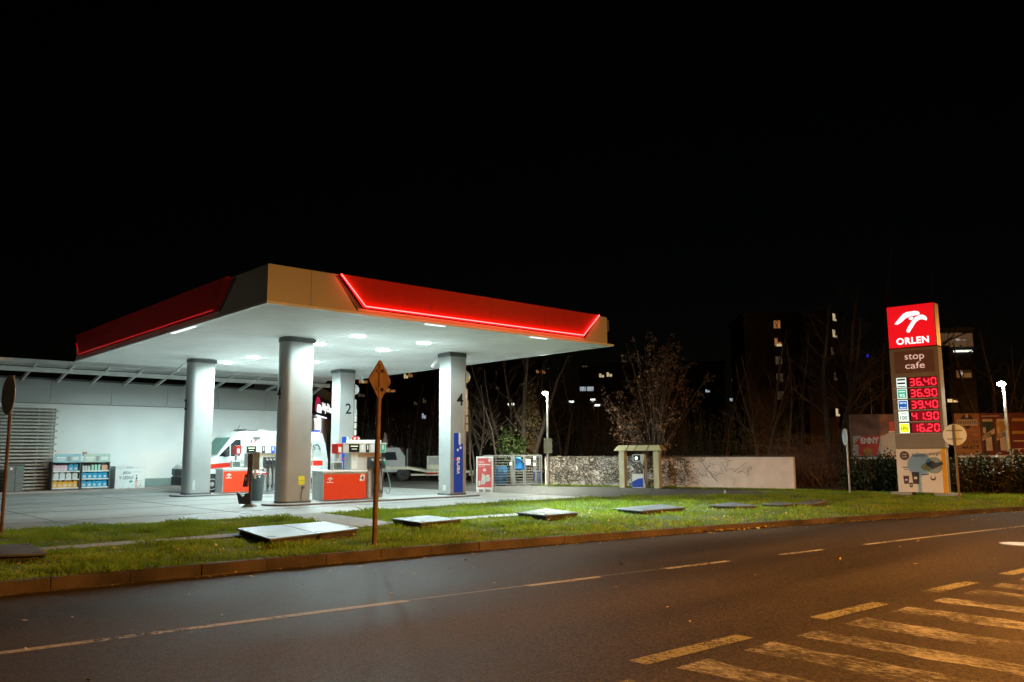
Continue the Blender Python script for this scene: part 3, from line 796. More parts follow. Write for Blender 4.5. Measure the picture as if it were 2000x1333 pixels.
# splayed end wall with the lit sign
FE = FR(CE, ed, (0, 0, 1), en)
b = MB(); b.box(.02, 11.98, 0, 4.92, .002, .03, 0, FE); b.build('end_wall', 'endwall', shop)
b = MB(); b.box(.0, 12, 4.99, 5.6, -3, .10, 0, FE); b.build('end_parapet', pm('parapet', (.30, .29, .28), .7), shop)
b = MB(); b.box(.0, 12, 3.85, 4.985, .032, .14, 0, FE); b.build('sign_band', pm('sign_band', (.035, .04, .042), .5), shop)
b = MB(); b.text('Myčka', FE, 4.3, 4.08, w=4.4, h=.68, d=.18, d0=.14, bold=.04); l1 = b.build('sign_lettering', 'shopsign', shop)
b = MB(); b.prism([(2.3, 4.02), (3.9, 4.02), (3.9, 4.4), (3.4, 4.5), (2.6, 4.5), (2.3, 4.35)], .142, .18, 0, FE); b.build('sign_pictogram', 'shopsign', shop)
b = MB(); b.prism([(1.6, 4.05), (2.05, 4.05), (2.2, 4.5), (2.9, 4.62), (3.6, 4.62), (3.1, 4.92), (2.2, 4.92), (1.7, 4.6)], .142, .17, 0, FE); b.build('sign_drop', 'shopsign_red', shop)
b = MB(); b.box(2.2, 6.2, 3.79, 3.849, .10, .20, 0, FE); b.build('sign_lamp', em('sign_lamp_lens', (.85, .85, 1.0), 1.2), shop)
lp = pt(FE, 4.2, 3.75, .30); area_lamp('sign_lamp_light', lp, .5, 130, (1.0, .93, .88), (-en.x * .35, -en.y * .35, -1))
b = MB(); b.box(1.95, 3.6, 2.72, 3.62, .0305, .05, 0, FE); w_ = b.build('window', 'grey', shop)
b = MB(); b.box(2.05, 2.5, 2.8, 3.54, .05, .056, 0, FE); b.box(2.6, 3.5, 2.8, 3.54, .05, .056, 0, FE); b.build('pane', 'shopwin', w_)
b = MB(); b.box(7.2, 8.6, 0, 2.9, .0305, .06, 0, FE); b.build('door', 'dgrey', shop)
# little prohibition plate on the wall
p1, p2 = onV(161, 883, SV), onV(170, 891, SV)
b = MB(); b.box(p1.x, p2.x, SV - .012, SV - .002, p2.z, p1.z); t = tag(b.build('wall_plate', 'grey'), 'small grey and red safety plate on the white shop wall', 'wall plate')
b = MB(); b.lathe([(.06, 0), (.06, .004)], (0, 0, 0), 16, 0, FR(((p1.x + p2.x) / 2, SV - .012, (p1.z + p2.z) / 2), (1, 0, 0), (0, 0, 1), (0, -1, 0))); b.build('red_disc', 'red', t)

# ------------------------------------------------------------------ racks with canisters, freezer, bins
RB = 0.07
def rack(u0, u1, lab, header):
    t = thing('product_rack', lab, 'rack', (u0, 40.3, RB), 0, 'product racks by the shop wall')
    w = u1 - u0
    b = MB(); b.box(0, .04, 0, .55, 0, 1.22); b.box(w - .04, w, 0, .55, 0, 1.22); b.box(.04, w - .04, .52, .55, 0, 1.22); b.box(.04, w - .04, 0.0, .52, 0, .07)
    b.build('frame', 'dgrey', t, bevel=.005)
    for z in (.08, .45, .80):
        b = MB(); b.box(.045, w - .045, .02, .51, z, z + .022); b.box(.045, w - .045, -.004, .018, z - .02, z + .035, 1)
        b.build('shelf', ['lgrey', 'white'], t)
    b = MB(); b.box(.06, w - .02, -.01, .03, 1.20, 1.58)
    h = b.build('header_sign', header, t)
    f = FR((0, -.01, 0), (1, 0, 0), (0, 0, 1), (0, -1, 0))
    b = MB(); b.box(.14, .50, 1.38, 1.44, .0005, .003, 0, f); b.box(.18, .46, 1.29, 1.33, .0005, .003, 0, f); b.box(.56, .70, 1.26, 1.48, .0005, .003, 1, f); b.box(.78, w - .12, 1.30, 1.45, .0005, .003, 0, f)
    b.build('print', ['white', 'grey'], h)
    return t
u = [onV(x, 962, 40.3).x for x in (99, 154.5, 156.5, 212)]
rack(u[0], u[1], 'left product rack with light blue header by the louvred screen', pm('header_blue', (.30, .58, .66), .4, var=.06))
rack(u[2], u[3], 'right product rack with pale green header beside the freezer', pm('header_green', (.46, .60, .50), .4, var=.06))
def canister(kind, col, cap):
    m1 = pm('canister_' + kind, col, .3, var=.08); m2 = pm('cap_' + kind, cap, .4)
    return m1, m2
def make_can(name, mats, w, d, h, handle=True):
    t = thing(name, '', 'canister')
    b = MB(); P = [(-w / 2, 0), (w / 2, 0), (w / 2, h * .72), (w * .18, h * .90), (-w * .18, h * .90), (-w / 2, h * .72)] if not handle else \
        [(-w / 2, 0), (w / 2, 0), (w / 2, h * .66), (w * .28, h * .92), (-w * .08, h * .92), (-w / 2, h * .74)]
    b.prism(P, -d / 2, d / 2, 0, FR((0, 0, 0), (1, 0, 0), (0, 0, 1), (0, -1, 0)))
    b.build('body', mats[0], t, bevel=.018)
    b = MB(); b.lathe([(w * .12, h * .88), (w * .12, h)], (w * .08 if handle else 0, 0, 0), 10); b.build('cap', mats[1], t)
    if handle:
        b = MB(); b.box(-w * .25, w * .25, -d / 2 - .003, -d / 2 - .0005, h * .16, h * .46); b.build('sticker', 'tag_paper', t)
    return t
M['tag_paper'] = pm('paper_sticker', (.62, .66, .66), .6, var=.1)
def row(proto, u0, u1, z, n, y, labs, group, first):
    for i in range(n):
        x = u0 + (u1 - u0) * (i + .5) / n
        lab = labs[i] if isinstance(labs, list) else labs
        if first and i == 0:
            proto.location = (x, y, z); o = proto
        else: o = copy_thing(proto, (x, y, z))
        o['label'] = lab; o['group'] = group
ORD = ['leftmost', 'second', 'third', 'fourth', 'fifth']
def ordl(fmt, n): return [fmt % (ORD[i] if i < n - 1 else 'rightmost') for i in range(n)]
yy = 40.52
wA, wB = u[1] - u[0], u[3] - u[2]
pk = make_can('pink_canister', canister('pink', (.72, .50, .60), (.5, .2, .3)), .16, .22, .29)
row(pk, u[0] + .06, u[0] + .62, RB + .822, 4, yy, ordl('%s of the pink canisters on the top shelf of the left rack', 4), 'pink canisters', True)
bl = make_can('blue_canister', canister('blue', (.015, .36, .62), (.02, .1, .4)), .22, .22, .33)
row(bl, u[0] + .66, u[1] - .06, RB + .822, 2, yy, ['left blue canister on the top shelf of the left rack', 'right blue canister on the top shelf of the left rack'], 'blue canisters', True)
wh = make_can('white_canister', canister('white', (.66, .72, .73), (.1, .2, .5)), .22, .24, .32)
row(wh, u[0] + .06, u[1] - .06, RB + .472, 4, yy, ordl('%s of the white canisters on the middle shelf of the left rack', 4), 'white canisters', True)
ye = make_can('yellow_canister', canister('yellow', (.80, .42, .05), (.6, .1, .05)), .21, .24, .33)
row(ye, u[0] + .06, u[1] - .06, RB + .102, 5, yy, ordl('%s of the yellow canisters on the bottom shelf of the left rack', 5), 'yellow canisters', True)
sw = make_can('small_bottle', canister('smallwhite', (.60, .68, .66), (.05, .06, .06)), .10, .12, .26, False)
row(sw, u[2] + .06, u[2] + .40, RB + .822, 3, yy, ordl('%s of the small white bottles on the top shelf of the right rack', 3), 'small white bottles', True)
pg = make_can('pale_bottle', canister('palegreen', (.42, .66, .58), (.2, .4, .35)), .11, .14, .31, False)
row(pg, u[2] + .42, u[2] + .84, RB + .822, 3, yy, ordl('%s of the pale green bottles on the top shelf of the right rack', 3), 'pale green bottles', True)
og = make_can('orange_bottle', canister('orange', (.78, .40, .26), (.7, .6, .5)), .14, .2, .29, False)
row(og, u[2] + .86, u[3] - .06, RB + .822, 2, yy, ['left orange bottle on the top shelf of the right rack', 'right orange bottle on the top shelf of the right rack'], 'orange bottles', True)
row(bl, u[2] + .05, u[3] - .05, RB + .472, 5, yy, ordl('%s of the blue canisters on the middle shelf of the right rack', 5), 'blue canisters', False)
row(bl, u[2] + .05, u[3] - .05, RB + .102, 5, yy, ordl('%s of the blue canisters on the bottom shelf of the right rack', 5), 'blue canisters', False)

f0, f1 = onV(223, 961, 40.1).x, onV(282, 961, 40.1).x
fz = thing('ice_freezer', 'white chest freezer with JEDU V LEDU print by the shop wall', 'freezer', (f0, 40.1, RB - .07))
w = f1 - f0
b = MB(); b.box(0, w, 0, .85, .02, .98); b.build('body', 'white', fz, bevel=.02)
b = MB(); b.box(-.01, w + .01, -.02, .86, .985, 1.08); b.box(.48, .75, -.05, -.021, .99, 1.05, 1); b.build('lid', ['white', 'lgrey'], fz, bevel=.012)
f = FR((0, 0, 0), (1, 0, 0), (0, 0, 1), (0, -1, 0))
M['ink'] = pm('print_ink', (.06, .10, .12), .6); M['skin'] = pm('print_pink', (.62, .33, .30), .6)
b = MB(); b.text('JEDU', f, .50, .68, h=.15, w=.36, align='C', bold=.02); b.text('V LEDU!', f, .48, .48, h=.15, w=.62, align='C', bold=.02)
rr = random.Random(4)
for _ in range(16):
    x, z = rr.uniform(.08, w - .1), rr.uniform(.06, .26); s_ = rr.uniform(.012, .03)
    b.prism([(x - s_, z), (x, z - s_ * .6), (x + s_, z + s_ * .2), (x, z + s_)], .0005, .002, 0, f)
for z, x0, x1 in ((.80, .82, 1.15), (.40, 1.02, 1.2), (.30, 1.02, 1.22), (.12, 1.0, 1.25)): b.box(x0, x1, z, z + .008, .0005, .002, 0, f)
b.build('lettering', 'ink', fz)
b = MB(); b.prism([(.64, .30), (.78, .36), (.74, .44), (.62, .40)], .0005, .002, 0, f); b.build('print_leaf', 'green', fz)
b = MB(); b.prism([(.86, .30), (1.0, .36), (.98, .46), (.90, .44)], .0005, .002, 0, f); b.lathe([(.035, .0005), (.035, .002)], (.93, .64, 0), 12, 1, f)
b.prism([(.90, .46), (.98, .46), (.97, .58), (.92, .58)], .0005, .002, 1, f); b.prism([(.90, .06), (.93, .06), (.94, .30), (.90, .30)], .0005, .002, 0, f); b.prism([(.96, .06), (.99, .06), (.98, .34), (.95, .34)], .0005, .002, 0, f)
b.build('print_figure', ['skin', 'ink'], fz)

b0, b1 = onV(10, 965, 40.0).x, onV(44, 965, 40.0).x
bn = thing('recycling_bin', 'dark grey double litter bin in front of the louvred screen', 'bin', (b0, 40.0, RB))
w = b1 - b0
for k in (0, 1):
    b = MB(); b.box(k * w / 2 + .005, (k + 1) * w / 2 - .005, 0, .5, 0, 1.10); bb = b.build('bin_body', pm('bin_grey', (.14, .16, .16), .45), bn, bevel=.015)
    b = MB(); b.box(k * w / 2 + .12, (k + 1) * w / 2 - .12, -.004, -.0005, .92, 1.02); b.build('bin_label', 'white' if k == 0 else 'green', bb)
b = MB(); b.box(-.01, w + .01, -.02, .52, 1.101, 1.15); b.build('bin_lid', 'dgrey', bn, bevel=.01)
# ------------------------------------------------------------------ fuel dispensers
def eagle(mb, fr, x, y, s, d0, d1, m=0):
    """bird head emblem: a swept upper stroke, a hooked lower stroke and an eye, in a unit square scaled by s"""
    up = [(.00, .46), (.10, .44), (.22, .50), (.36, .62), (.46, .66), (.62, .68), (.78, .70), (.80, .73), (.76, .80), (.66, .83), (.40, .82), (.30, .78), (.18, .66)]
    lo = [(.37, .16), (.44, .14), (.52, .26), (.66, .46), (.78, .54), (.88, .53), (.98, .48), (1.0, .54), (.97, .62), (.88, .68), (.76, .68), (.64, .62), (.52, .48), (.40, .30), (.36, .22)]
    ey = [(.45, .63), (.59, .65), (.58, .58), (.53, .54), (.47, .57)]
    for P in (up, lo, ey): mb.prism([(x + a * s, y + b_ * s) for a, b_ in P], d0, d1, m, fr)

def dispenser(u0, v0, numeral, lab, z0=.06):
    t = thing('fuel_dispenser', lab, 'fuel dispenser', (u0, v0, z0), 0, 'fuel dispensers on the islands')
    f = FR((0, 0, 0), (1, 0, 0), (0, 0, 1), (0, -1, 0))
    D = .72; W = 1.62
    b = MB(); b.box(0, W, .02, D, .03, .92); b.build('cabinet', 'lgrey', t, bevel=.012)
    b = MB(); b.box(-.03, W + .03, -.03, D + .03, .922, .985); b.build('cabinet_top', 'white', t, bevel=.015)
    b = MB(); b.box(.03, W, .0, .019, .045, .86); p = b.build('red_panel', 'orangered', t)
    b = MB(); eagle(b, f, .14, .60, .20, .0005, .004); b.box(.12, .36, .59, .615, .0005, .004, 0, f)
    b.build('emblem', 'white', p)
    b = MB(); b.prism([(1.35, .62), (1.53, .62), (1.56, .83), (1.40, .83)], .0005, .003, 0, f); b.text(numeral, f, 1.455, .64, h=.17, d=.005, d0=.003, align='C', bold=.03, m=1)
    b.build('numeral', ['white', 'dgrey'], p)
    # display on the shelf
    b = MB(); b.box(.40, .76, .10, .30, .985, 1.27); s_ = b.build('price_display', 'lgrey', t, bevel=.01)
    b = MB(); b.box(.43, .73, .094, .0995, 1.02, 1.235); b.build('screen', pm('lcd', (.12, .16, .15), .2, var=.4, scale=18), s_)
    # hose tower
    b = MB(); b.box(1.12, 2.30, .18, .62, .986, 1.55); b.box(W + .032, 2.36, .16, .64, .03, .985); b.build('tower', 'lgrey', t, bevel=.012)
    b = MB(); b.box(1.14, 1.36, .17, .179, 1.02, 1.53); b.box(1.17, 1.33, .164, .1699, 1.30, 1.50, 1); b.build('service_panel', ['white', 'tag_paper'], t)
    b = MB(); b.box(1.40, 2.28, .168, .1795, 1.42, 1.54); b.build('tan_strip', 'tan', t)
    # head with displays and grade labels
    b = MB(); b.box(.76, 2.45, .10, .70, 1.55, 1.86); h = b.build('head', 'lgrey', t, bevel=.02)
    b = MB(); b.box(.74, 2.47, .08, .72, 1.861, 1.885); b.build('head_lid', 'white', t)
    b = MB(); b.box(.98, 1.38, .090, .0995, 1.58, 1.84); d_ = b.build('screen', 'glassdark', h)
    b = MB(); b.box(1.04, 1.32, .086, .0899, 1.76, 1.79); b.box(1.08, 1.28, .086, .0899, 1.67, 1.69); b.build('digits', em('lcd_digits', (.75, .78, .55), .5), d_)
    for x0, x1, mt in ((1.42, 1.60, 'tag_paper'), (1.64, 1.77, 'black'), (1.82, 1.97, 'tag_paper'), (2.04, 2.20, 'blue'), (2.23, 2.40, 'green')):
        b = MB(); b.box(x0, x1, .092, .0995, 1.57, 1.845); b.box((x0 + x1) / 2 - .022, (x0 + x1) / 2 + .022, .089, .0919, 1.66, 1.82, 1); b.build('grade_label', [mt, 'white'], h)
    b = MB(); b.box(1.16, 2.34, .22, .60, 1.886, 1.99); b.build('top_box', 'white', t, bevel=.012)
    for x in (1.34, 1.50):
        b = MB(); b.lathe([(.055, 1.991), (.055, 2.08), (.04, 2.11)], (x, .40, 0), 12); b.box(x - .03, x + .03, .335, .345, 2.01, 2.07, 1); b.build('warning_cap', ['red', 'white'], t)
    # nozzle bank
    b = MB(); b.prism([(1.74, 1.02), (2.38, 1.02), (2.38, 1.40), (1.74, 1.40)], .0, .20, 0, FR((0, .18, 0), (1, 0, 0), (0, 0, 1), (0, -1, 0))); b.build('nozzle_bank', pm('nozzle_recess', (.05, .055, .06), .4), t, bevel=.02)
    hoses = ('black', 'black', 'black', 'green')
    for k, mt in enumerate(hoses):
        x = 1.80 + k * .155
        q = MB(); q.tube([(x - .04, -.10, 1.30), (x, -.10, 1.22), (x + .05, -.09, 1.12)], [.02, .035, .022], 8); q.box(x - .05, x + .02, -.115, -.075, 1.27, 1.34, 1)
        nz = q.build('nozzle', [mt, 'lgrey'], t)
        q = MB(); pts = [(x + .05, -.06, 1.08)]
        for i in range(1, 13):
            a = i / 12
            pts.append((x + .05 + (.20 if k == 3 else .05) * math.sin(a * PI), -.06 - .03 * math.sin(a * PI), 1.08 - 1.0 * math.sin(a * PI * .5) + (.22 * max(0, a - .75) / .25 if True else 0)))
        q.tube(pts, .016, 6); q.build('hose', mt if mt == 'black' else pm('green_hose', (.20, .38, .32), .5), nz)
    for k in range(3):
        x = 1.76 + k * .23
        b = MB(); b.tube([(x, .06, .05), (x, .06, .95)], .085, 14); b.build('hose_guard', 'galv', t, smooth=True)
    # terminal at the left end of the head
    b = MB(); b.box(.56, .735, .12, .5, 1.53, 1.86); tm = b.build('card_terminal', 'red', t, bevel=.012)
    b = MB(); b.box(.59, .70, .114, .1195, 1.57, 1.75); b.build('terminal_notice', 'white', tm)
    b = MB(); b.box(.62, .68, .2, .4, 1.28, 1.53); b.build('terminal_post', 'lgrey', t)
    return t
dispenser(13.50, 24.0, '4', 'nearer fuel dispenser numbered 4 with its bright red front panel')
dispenser(onV(434, 964, 31.85).x, 31.85, '2', 'farther fuel dispenser numbered 2, half hidden by the front column')

# ------------------------------------------------------------------ small service things on the forecourt
p = G(605, 962)
sv = thing('service_stand', 'slim grey stand with a red number 3 box between column and dispenser', 'stand', p)
f = FR((0, 0, 0), RGT * 1.0, (0, 0, 1), (-.67, -.74, 0))
b = MB(); b.lathe([(.28, 0), (.28, .03), (.05, .06)], (0, 0, 0), 14); b.tube([(0, 0, .05), (0, 0, 1.5), (.06, 0, 1.95)], .03, 8); b.tube([(.1, 0, .05), (.1, 0, 1.8)], .018, 6); b.build('post', 'galv', sv)
b = MB(); b.box(-.32, .02, .95, 1.22, .05, .2, 0, f); q = b.build('number_box', 'orangered', sv, bevel=.01)
b = MB(); b.text('3', f, -.14, .98, h=.2, d=.205, bold=.03, align='C'); b.build('numeral', 'white', q)
b = MB(); b.box(.06, .38, .80, 1.02, .02, .16, 0, f); b.build('leaflet_box', 'white', sv)
b = MB(); b.tube([(-.02, 0, 1.25), (-.05, 0, 1.7), (.0, 0, 1.95)], .016, 6); b.build('wiper_handle', 'black', sv)

p = G(500, 978)
tb = thing('litter_bin', 'tall dark grey tapered litter bin with a white bag over its rim', 'bin', p)
b = MB(); b.lathe([(.20, 0), (.21, .02), (.27, .82), (.285, .83), (.285, .88), (.24, .88)], (0, 0, 0), 4 * 5, 0); b.build('bin_body', pm('bin_plastic', (.075, .085, .085), .45), tb, smooth=True)
b = MB(); b.box(-.26, .26, -.26, .26, .885, .95); b.build('bin_rim', 'red', tb, bevel=.02)
b = MB()
for k in range(9): a = k * .7; b.add([(.27 * math.cos(a), .27 * math.sin(a), .95), (.27 * math.cos(a + .75), .27 * math.sin(a + .75), .95), (.30 * math.cos(a + .4), .30 * math.sin(a + .4), .80 + .04 * math.sin(k * 3)), (.12 * math.cos(a), .12 * math.sin(a), 1.04)], [(0, 1, 2), (0, 3, 1)])
b.build('bin_bag', pm('bag_film', (.62, .60, .58), .4), tb)

p = G(487, 990)
sp_ = thing('air_service_post', 'rusty brown air and water post with dark tray in front of the left columns', 'service post', p)
ex = Vector((RGT.x, RGT.y, 0)).normalized(); ey = Vector((FWD.x, FWD.y, 0)).normalized()
f = FR((0, 0, 0), ex, (0, 0, 1), -ey)
b = MB(); b.add([pt(f, -.2, 0, .2), pt(f, .2, 0, .2), pt(f, .2, 0, -.2), pt(f, -.2, 0, -.2), pt(f, 0, .15, 0)], [(0, 1, 4), (1, 2, 4), (2, 3, 4), (3, 0, 4)]); b.build('base', pm('post_base', (.10, .085, .04), .6, var=.3), sp_)
M['postbrown'] = pm('post_brown', (.075, .06, .04), .5, var=.35, scale=5)
b = MB(); b.box(-.03, .05, .10, 1.62, -.05, .03, 0, f); b.box(-.10, -.045, .95, 1.62, -.04, .02, 0, f); b.build('post', 'postbrown', sp_, bevel=.008)
b = MB(); b.prism([(-.38, .45), (-.30, .40), (-.18, .29), (-.10, .40), (.04, .42), (.05, .08), (-.29, .09)], -.05, .12, 0, f); b.build('tray', 'black', sp_)
b = MB(); b.box(.062, .26, 1.12, 1.66, -.06, .0, 0, f); b.box(.10, .17, .84, 1.13, -.04, .0, 1, f); b.build('control_box', ['olive', 'white'], sp_, bevel=.015)
b = MB(); b.prism([(-.20, .60), (-.06, .60), (-.04, .98), (-.14, .98)], -.03, .10, 0, f); b.box(-.14, -.09, .80, .90, .1, .104, 1, f); b.build('hose_box', [pm('maroon', (.09, .012, .016), .4), 'grey'], sp_, bevel=.012)

# ------------------------------------------------------------------ ambulance van
VW = onV(413, 962.6, 34.31)
van = thing('ambulance_van', 'white high roof ambulance van with red stripe parked by the shop', 'van', (VW.x - .98, 34.31, 0))
XS = .94
PT = [(0.0, .92), (.05, 1.05), (.22, 1.17), (.70, 1.34), (1.26, 1.53), (1.60, 1.95), (1.93, 2.32), (2.25, 2.52), (2.6, 2.60), (6.35, 2.60), (6.62, 2.52), (6.74, 2.05), (6.84, 1.30)]
PT = [(x * XS, z) for x, z in PT]
WD = 2.0
def inset(z): return max(0, z - 1.15) * .10 + (max(0, z - 2.35) * .45)
def topz(x): return float(np.interp(x, [p[0] for p in PT], [p[1] for p in PT]))
xs = sorted(set([p[0] for p in PT] + list(np.linspace(0, 6.84 * XS, 30))))
b = MB(); T = [0, .2, .36, .5, .62, .74, .86, .94, 1]; Z0 = .32
def nosein(x): return .16 * max(0, 1 - x / .45) ** 2
grid = {}
for side in (0, 1):
    for i, x in enumerate(xs):
        for j, t_ in enumerate(T):
            z = Z0 + (topz(x) - Z0) * t_
            yv = inset(z) + nosein(x)
            grid[side, i, j] = len(b.v); b.v.append((x, yv if side == 0 else WD - yv, z))
nx, nt_ = len(xs), len(T)
for side in (0, 1):
    for i in range(nx - 1):
        for j in range(nt_ - 1):
            q = (grid[side, i, j], grid[side, i + 1, j], grid[side, i + 1, j + 1], grid[side, i, j + 1])
            b.f.append(q if side == 0 else q[::-1]); b.m.append(0)
for i in range(nx - 1):
    b.f.append((grid[0, i, nt_ - 1], grid[0, i + 1, nt_ - 1], grid[1, i + 1, nt_ - 1], grid[1, i, nt_ - 1])); b.m.append(0)
    b.f.append((grid[0, i, 0], grid[1, i, 0], grid[1, i + 1, 0], grid[0, i + 1, 0])); b.m.append(0)
for i in (0, nx - 1):
    for j in range(nt_ - 1):
        q = (grid[0, i, j], grid[0, i, j + 1], grid[1, i, j + 1], grid[1, i, j]); b.f.append(q if i == 0 else q[::-1]); b.m.append(0)
body = b.build('body', 'vanwhite', van, smooth=True)
def side(mb, pts, eps=.006, m=0):
    P = [(x * XS, inset(z) + nosein(x * XS) - eps, z) for x, z in pts]
    mb.quad(P, m); mb.quad([(x, y + eps * .6, z) for x, y, z in P][::-1], m)
b = MB(); side(b, [(1.30, 1.50), (2.28, 1.50), (2.36, 1.62), (2.36, 2.22), (2.12, 2.22), (1.75, 1.92)]); w1 = b.build('side_window', 'glassdark', van)
b = MB(); side(b, [(1.82, 1.50), (1.88, 1.50), (1.88, 2.05), (1.82, 1.98)], .009); b.build('window_bar', 'grey', w1)
b = MB(); side(b, [(2.75, 1.62), (4.0, 1.62), (4.0, 2.16), (2.75, 2.16)]); b.build('side_window', pm('frosted', (.45, .50, .50), .25), van)
b = MB(); side(b, [(5.45, 1.45), (6.45, 1.45), (6.45, 2.16), (5.45, 2.16)], .004); b.build('pressed_panel', pm('van_panel', (.48, .53, .52), .25, var=.03), van)
b = MB()
for P in ([(.55, .94), (2.05, 1.08), (2.05, 1.26), (.95, 1.18)], [(2.70, 1.05), (5.3, 1.05), (5.3, 1.28), (2.70, 1.28)], [(5.32, 1.05), (6.55, 1.05), (6.55, 1.28), (5.32, 1.28)]): side(b, P)
b.build('red_stripe', 'vanred', van)
b = MB(); side(b, [(2.08, 1.0), (2.66, 1.0), (2.66, 1.36), (2.08, 1.36)]); b.build('emblem_panel', pm('emblem_panel', (.34, .38, .38), .4, var=.5, scale=14), van)
fv = FR((5.45 * XS, inset(1.8) - .008, 0), (1, 0, 0), (0, -.10, 1), (0, -1, 0))
b = MB(); b.text('155', fv, .12, 1.76, h=.24, w=.46, bold=.015); b.tube([pt(fv, .60, 2.02, .004), pt(fv, .70, 1.98, .004), pt(fv, .80, 1.86, .004)], .022, 6); b.prism([(.55, 1.99), (.65, 2.05), (.67, 1.98), (.58, 1.95)], .002, .006, 0, fv); b.prism([(.74, 1.85), (.84, 1.83), (.86, 1.77), (.75, 1.78)], .002, .006, 0, fv)
b.build('lettering', 'ink', van)
b = MB(); side(b, [(2.44, .42), (2.455, .42), (2.455, 2.3), (2.44, 2.3)], .005); side(b, [(4.2, .42), (4.215, .42), (4.215, 2.3), (4.2, 2.3)], .005); side(b, [(1.24, .6), (1.255, .6), (1.255, 1.46), (1.24, 1.46)], .005); b.build('door_seam', 'grey', van)
b = MB(); side(b, [(2.95, 2.22), (3.3, 2.22), (3.3, 2.36), (2.95, 2.36)], .02); b.build('side_lamp', 'dgrey', van)
# windscreen, lights, grille
def onslope(x, f0): # point on windscreen/hood at length x, lateral fraction
    z = topz(x); i_ = inset(z) + nosein(x)
    return Vector((x, i_ + (WD - 2 * i_) * f0, z))
b = MB(); lo, hi = 1.30 * XS, 1.92 * XS
nrm = Vector((-.78, 0, .62)) * .012
P = [onslope(lo, .07) + nrm, onslope(hi, .06) + nrm, onslope(hi, .94) + nrm, onslope(lo, .93) + nrm]
mid = onslope(1.60 * XS, .06) + nrm, onslope(1.60 * XS, .94) + nrm
b.quad([P[0], mid[0], mid[1], P[3]]); b.quad([mid[0], P[1], P[2], mid[1]]); b.build('windscreen', 'glassgreen', van)
b = MB(); b.box(-.05, .12, .12, WD - .12, .30, .66); b.build('bumper', 'black', van, bevel=.03)
b = MB(); b.box(-.02, .06, .42, WD - .42, .70, .98); b.build('grille', 'dgrey', van)
for y0 in (.10, WD - .42):
    b = MB(); b.box(-.03, .20, y0, y0 + .32, .72, 1.0); b.build('headlight', pm('headlamp', (.30, .33, .34), .1), van, bevel=.03)
b = MB(); b.box(6.80 * XS, 6.86 * XS, .06, .2, .95, 1.5); b.box(6.80 * XS, 6.86 * XS, WD - .2, WD - .06, .95, 1.5); b.build('tail_light', 'tail', van)
b = MB(); b.box(6.7 * XS, 6.92 * XS, .1, WD - .1, .34, .52); b.build('rear_bumper', 'dgrey', van, bevel=.02)
b = MB(); side(b, [(1.9, .32), (5.0, .32), (5.0, .5), (1.9, .5)], .008); b.build('sill_trim', 'dgrey', van)
for wx in (.98, VW.x * 0 + onV(592, 949, 34.31).x - (VW.x - .98)):
    for y0, s_ in ((0, -1), (WD, 1)):
        fw = FR((wx, y0, .345), (1, 0, 0), (0, 0, 1), (0, s_, 0))
        b = MB(); P = [(.44 * math.cos(a), .44 * math.sin(a)) for a in np.linspace(-.12, PI + .12, 18)]; b.prism(P, -.2, .004, 0, fw); b.build('wheel_arch', 'black', van)
        b = MB(); b.lathe([(.26, -.20), (.33, -.20), (.345, -.16), (.345, -.0), (.325, .025), (.24, .025)], (0, 0, 0), 28, 0, fw); tw = b.build('wheel', 'rubber', van, smooth=True)
        b = MB(); b.lathe([(.235, -.02), (.235, .026), (.20, .026), (.19, .012), (.10, .012), (.09, .03), (.0, .032)], (0, 0, 0), 24, 0, fw)
        b.build('rim', 'galv', tw, smooth=True)
b = MB(); b.tube([(1.50, -.04, 1.62), (1.50, -.12, 1.60)], .03, 6); b.box(1.42, 1.55, -.26, -.06, 1.48, 1.78); b.build('mirror', 'black', van, bevel=.03)
b = MB(); b.box(2.55, 3.15, .35, WD - .35, 2.62, 2.70); b.box(3.2, 3.5, .45, WD - .45, 2.61, 2.66, 1); b.build('light_bar', ['dgrey', 'white'], van, bevel=.015)
b = MB(); b.box(6.0, 6.25, .5, .8, 2.61, 2.69); b.build('beacon', 'blue', van)
b = MB(); b.tube([(2.15, .5, 2.48), (2.35, .55, 2.85)], .012, 5); b.build('aerial', 'black', van)

# ------------------------------------------------------------------ recovery truck behind the islands
tc_ = G(787, 940)
trk = thing('recovery_truck', 'pale flatbed recovery truck parked behind the right pump', 'truck', tc_, rad(-42))
S_ = 1.0
b = MB(); b.prism([(-1.85, .5), (.12, .5), (.12, 1.40), (-.05, 1.65), (-.25, 1.92), (-1.6, 1.92), (-1.85, 1.25)], 0, 1.9, 0, FR((0, 1.9, 0), (1, 0, 0), (0, 0, 1), (0, -1, 0))); b.build('cab', pm('truck_grey', (.36, .37, .38), .4), trk, bevel=.05)
b = MB(); b.box(.121, .135, .3, 1.6, 1.0, 1.36); b.build('rear_window', 'glassdark', trk)
b = MB(); b.prism([(-1.3, 1.20), (-.35, 1.20), (-.45, 1.66), (-1.25, 1.66)], .0, .012, 0, FR((0, -.001, 0), (1, 0, 0), (0, 0, 1), (0, -1, 0))); b.build('side_window', 'glassdark', trk)
b = MB(); b.box(.18, .26, .1, 1.8, .8, 1.85); b.build('headboard', 'dgrey', trk)
b = MB(); b.prism([(-1.0, .66), (.3, .66), (1.4, .48), (4.6, .44), (4.6, .56), (1.4, .62), (.3, .82), (-1.0, .82)], 0, 2.0, 0, FR((0, 1.95, 0), (1, 0, 0), (0, 0, 1), (0, -1, 0))); b.build('flatbed', pm('truck_cream', (.58, .56, .44), .5), trk)
b = MB(); b.box(.45, 4.4, .05, .12, .30, .40); b.box(.45, 4.4, 1.7, 1.78, .30, .40); b.build('side_rail', pm('rail_cream', (.52, .52, .40), .5), trk)
b = MB(); b.box(1.35, 3.0, .12, 1.5, .63, 1.42); b.build('tool_box', pm('box_cream', (.60, .58, .48), .5), trk, bevel=.03)
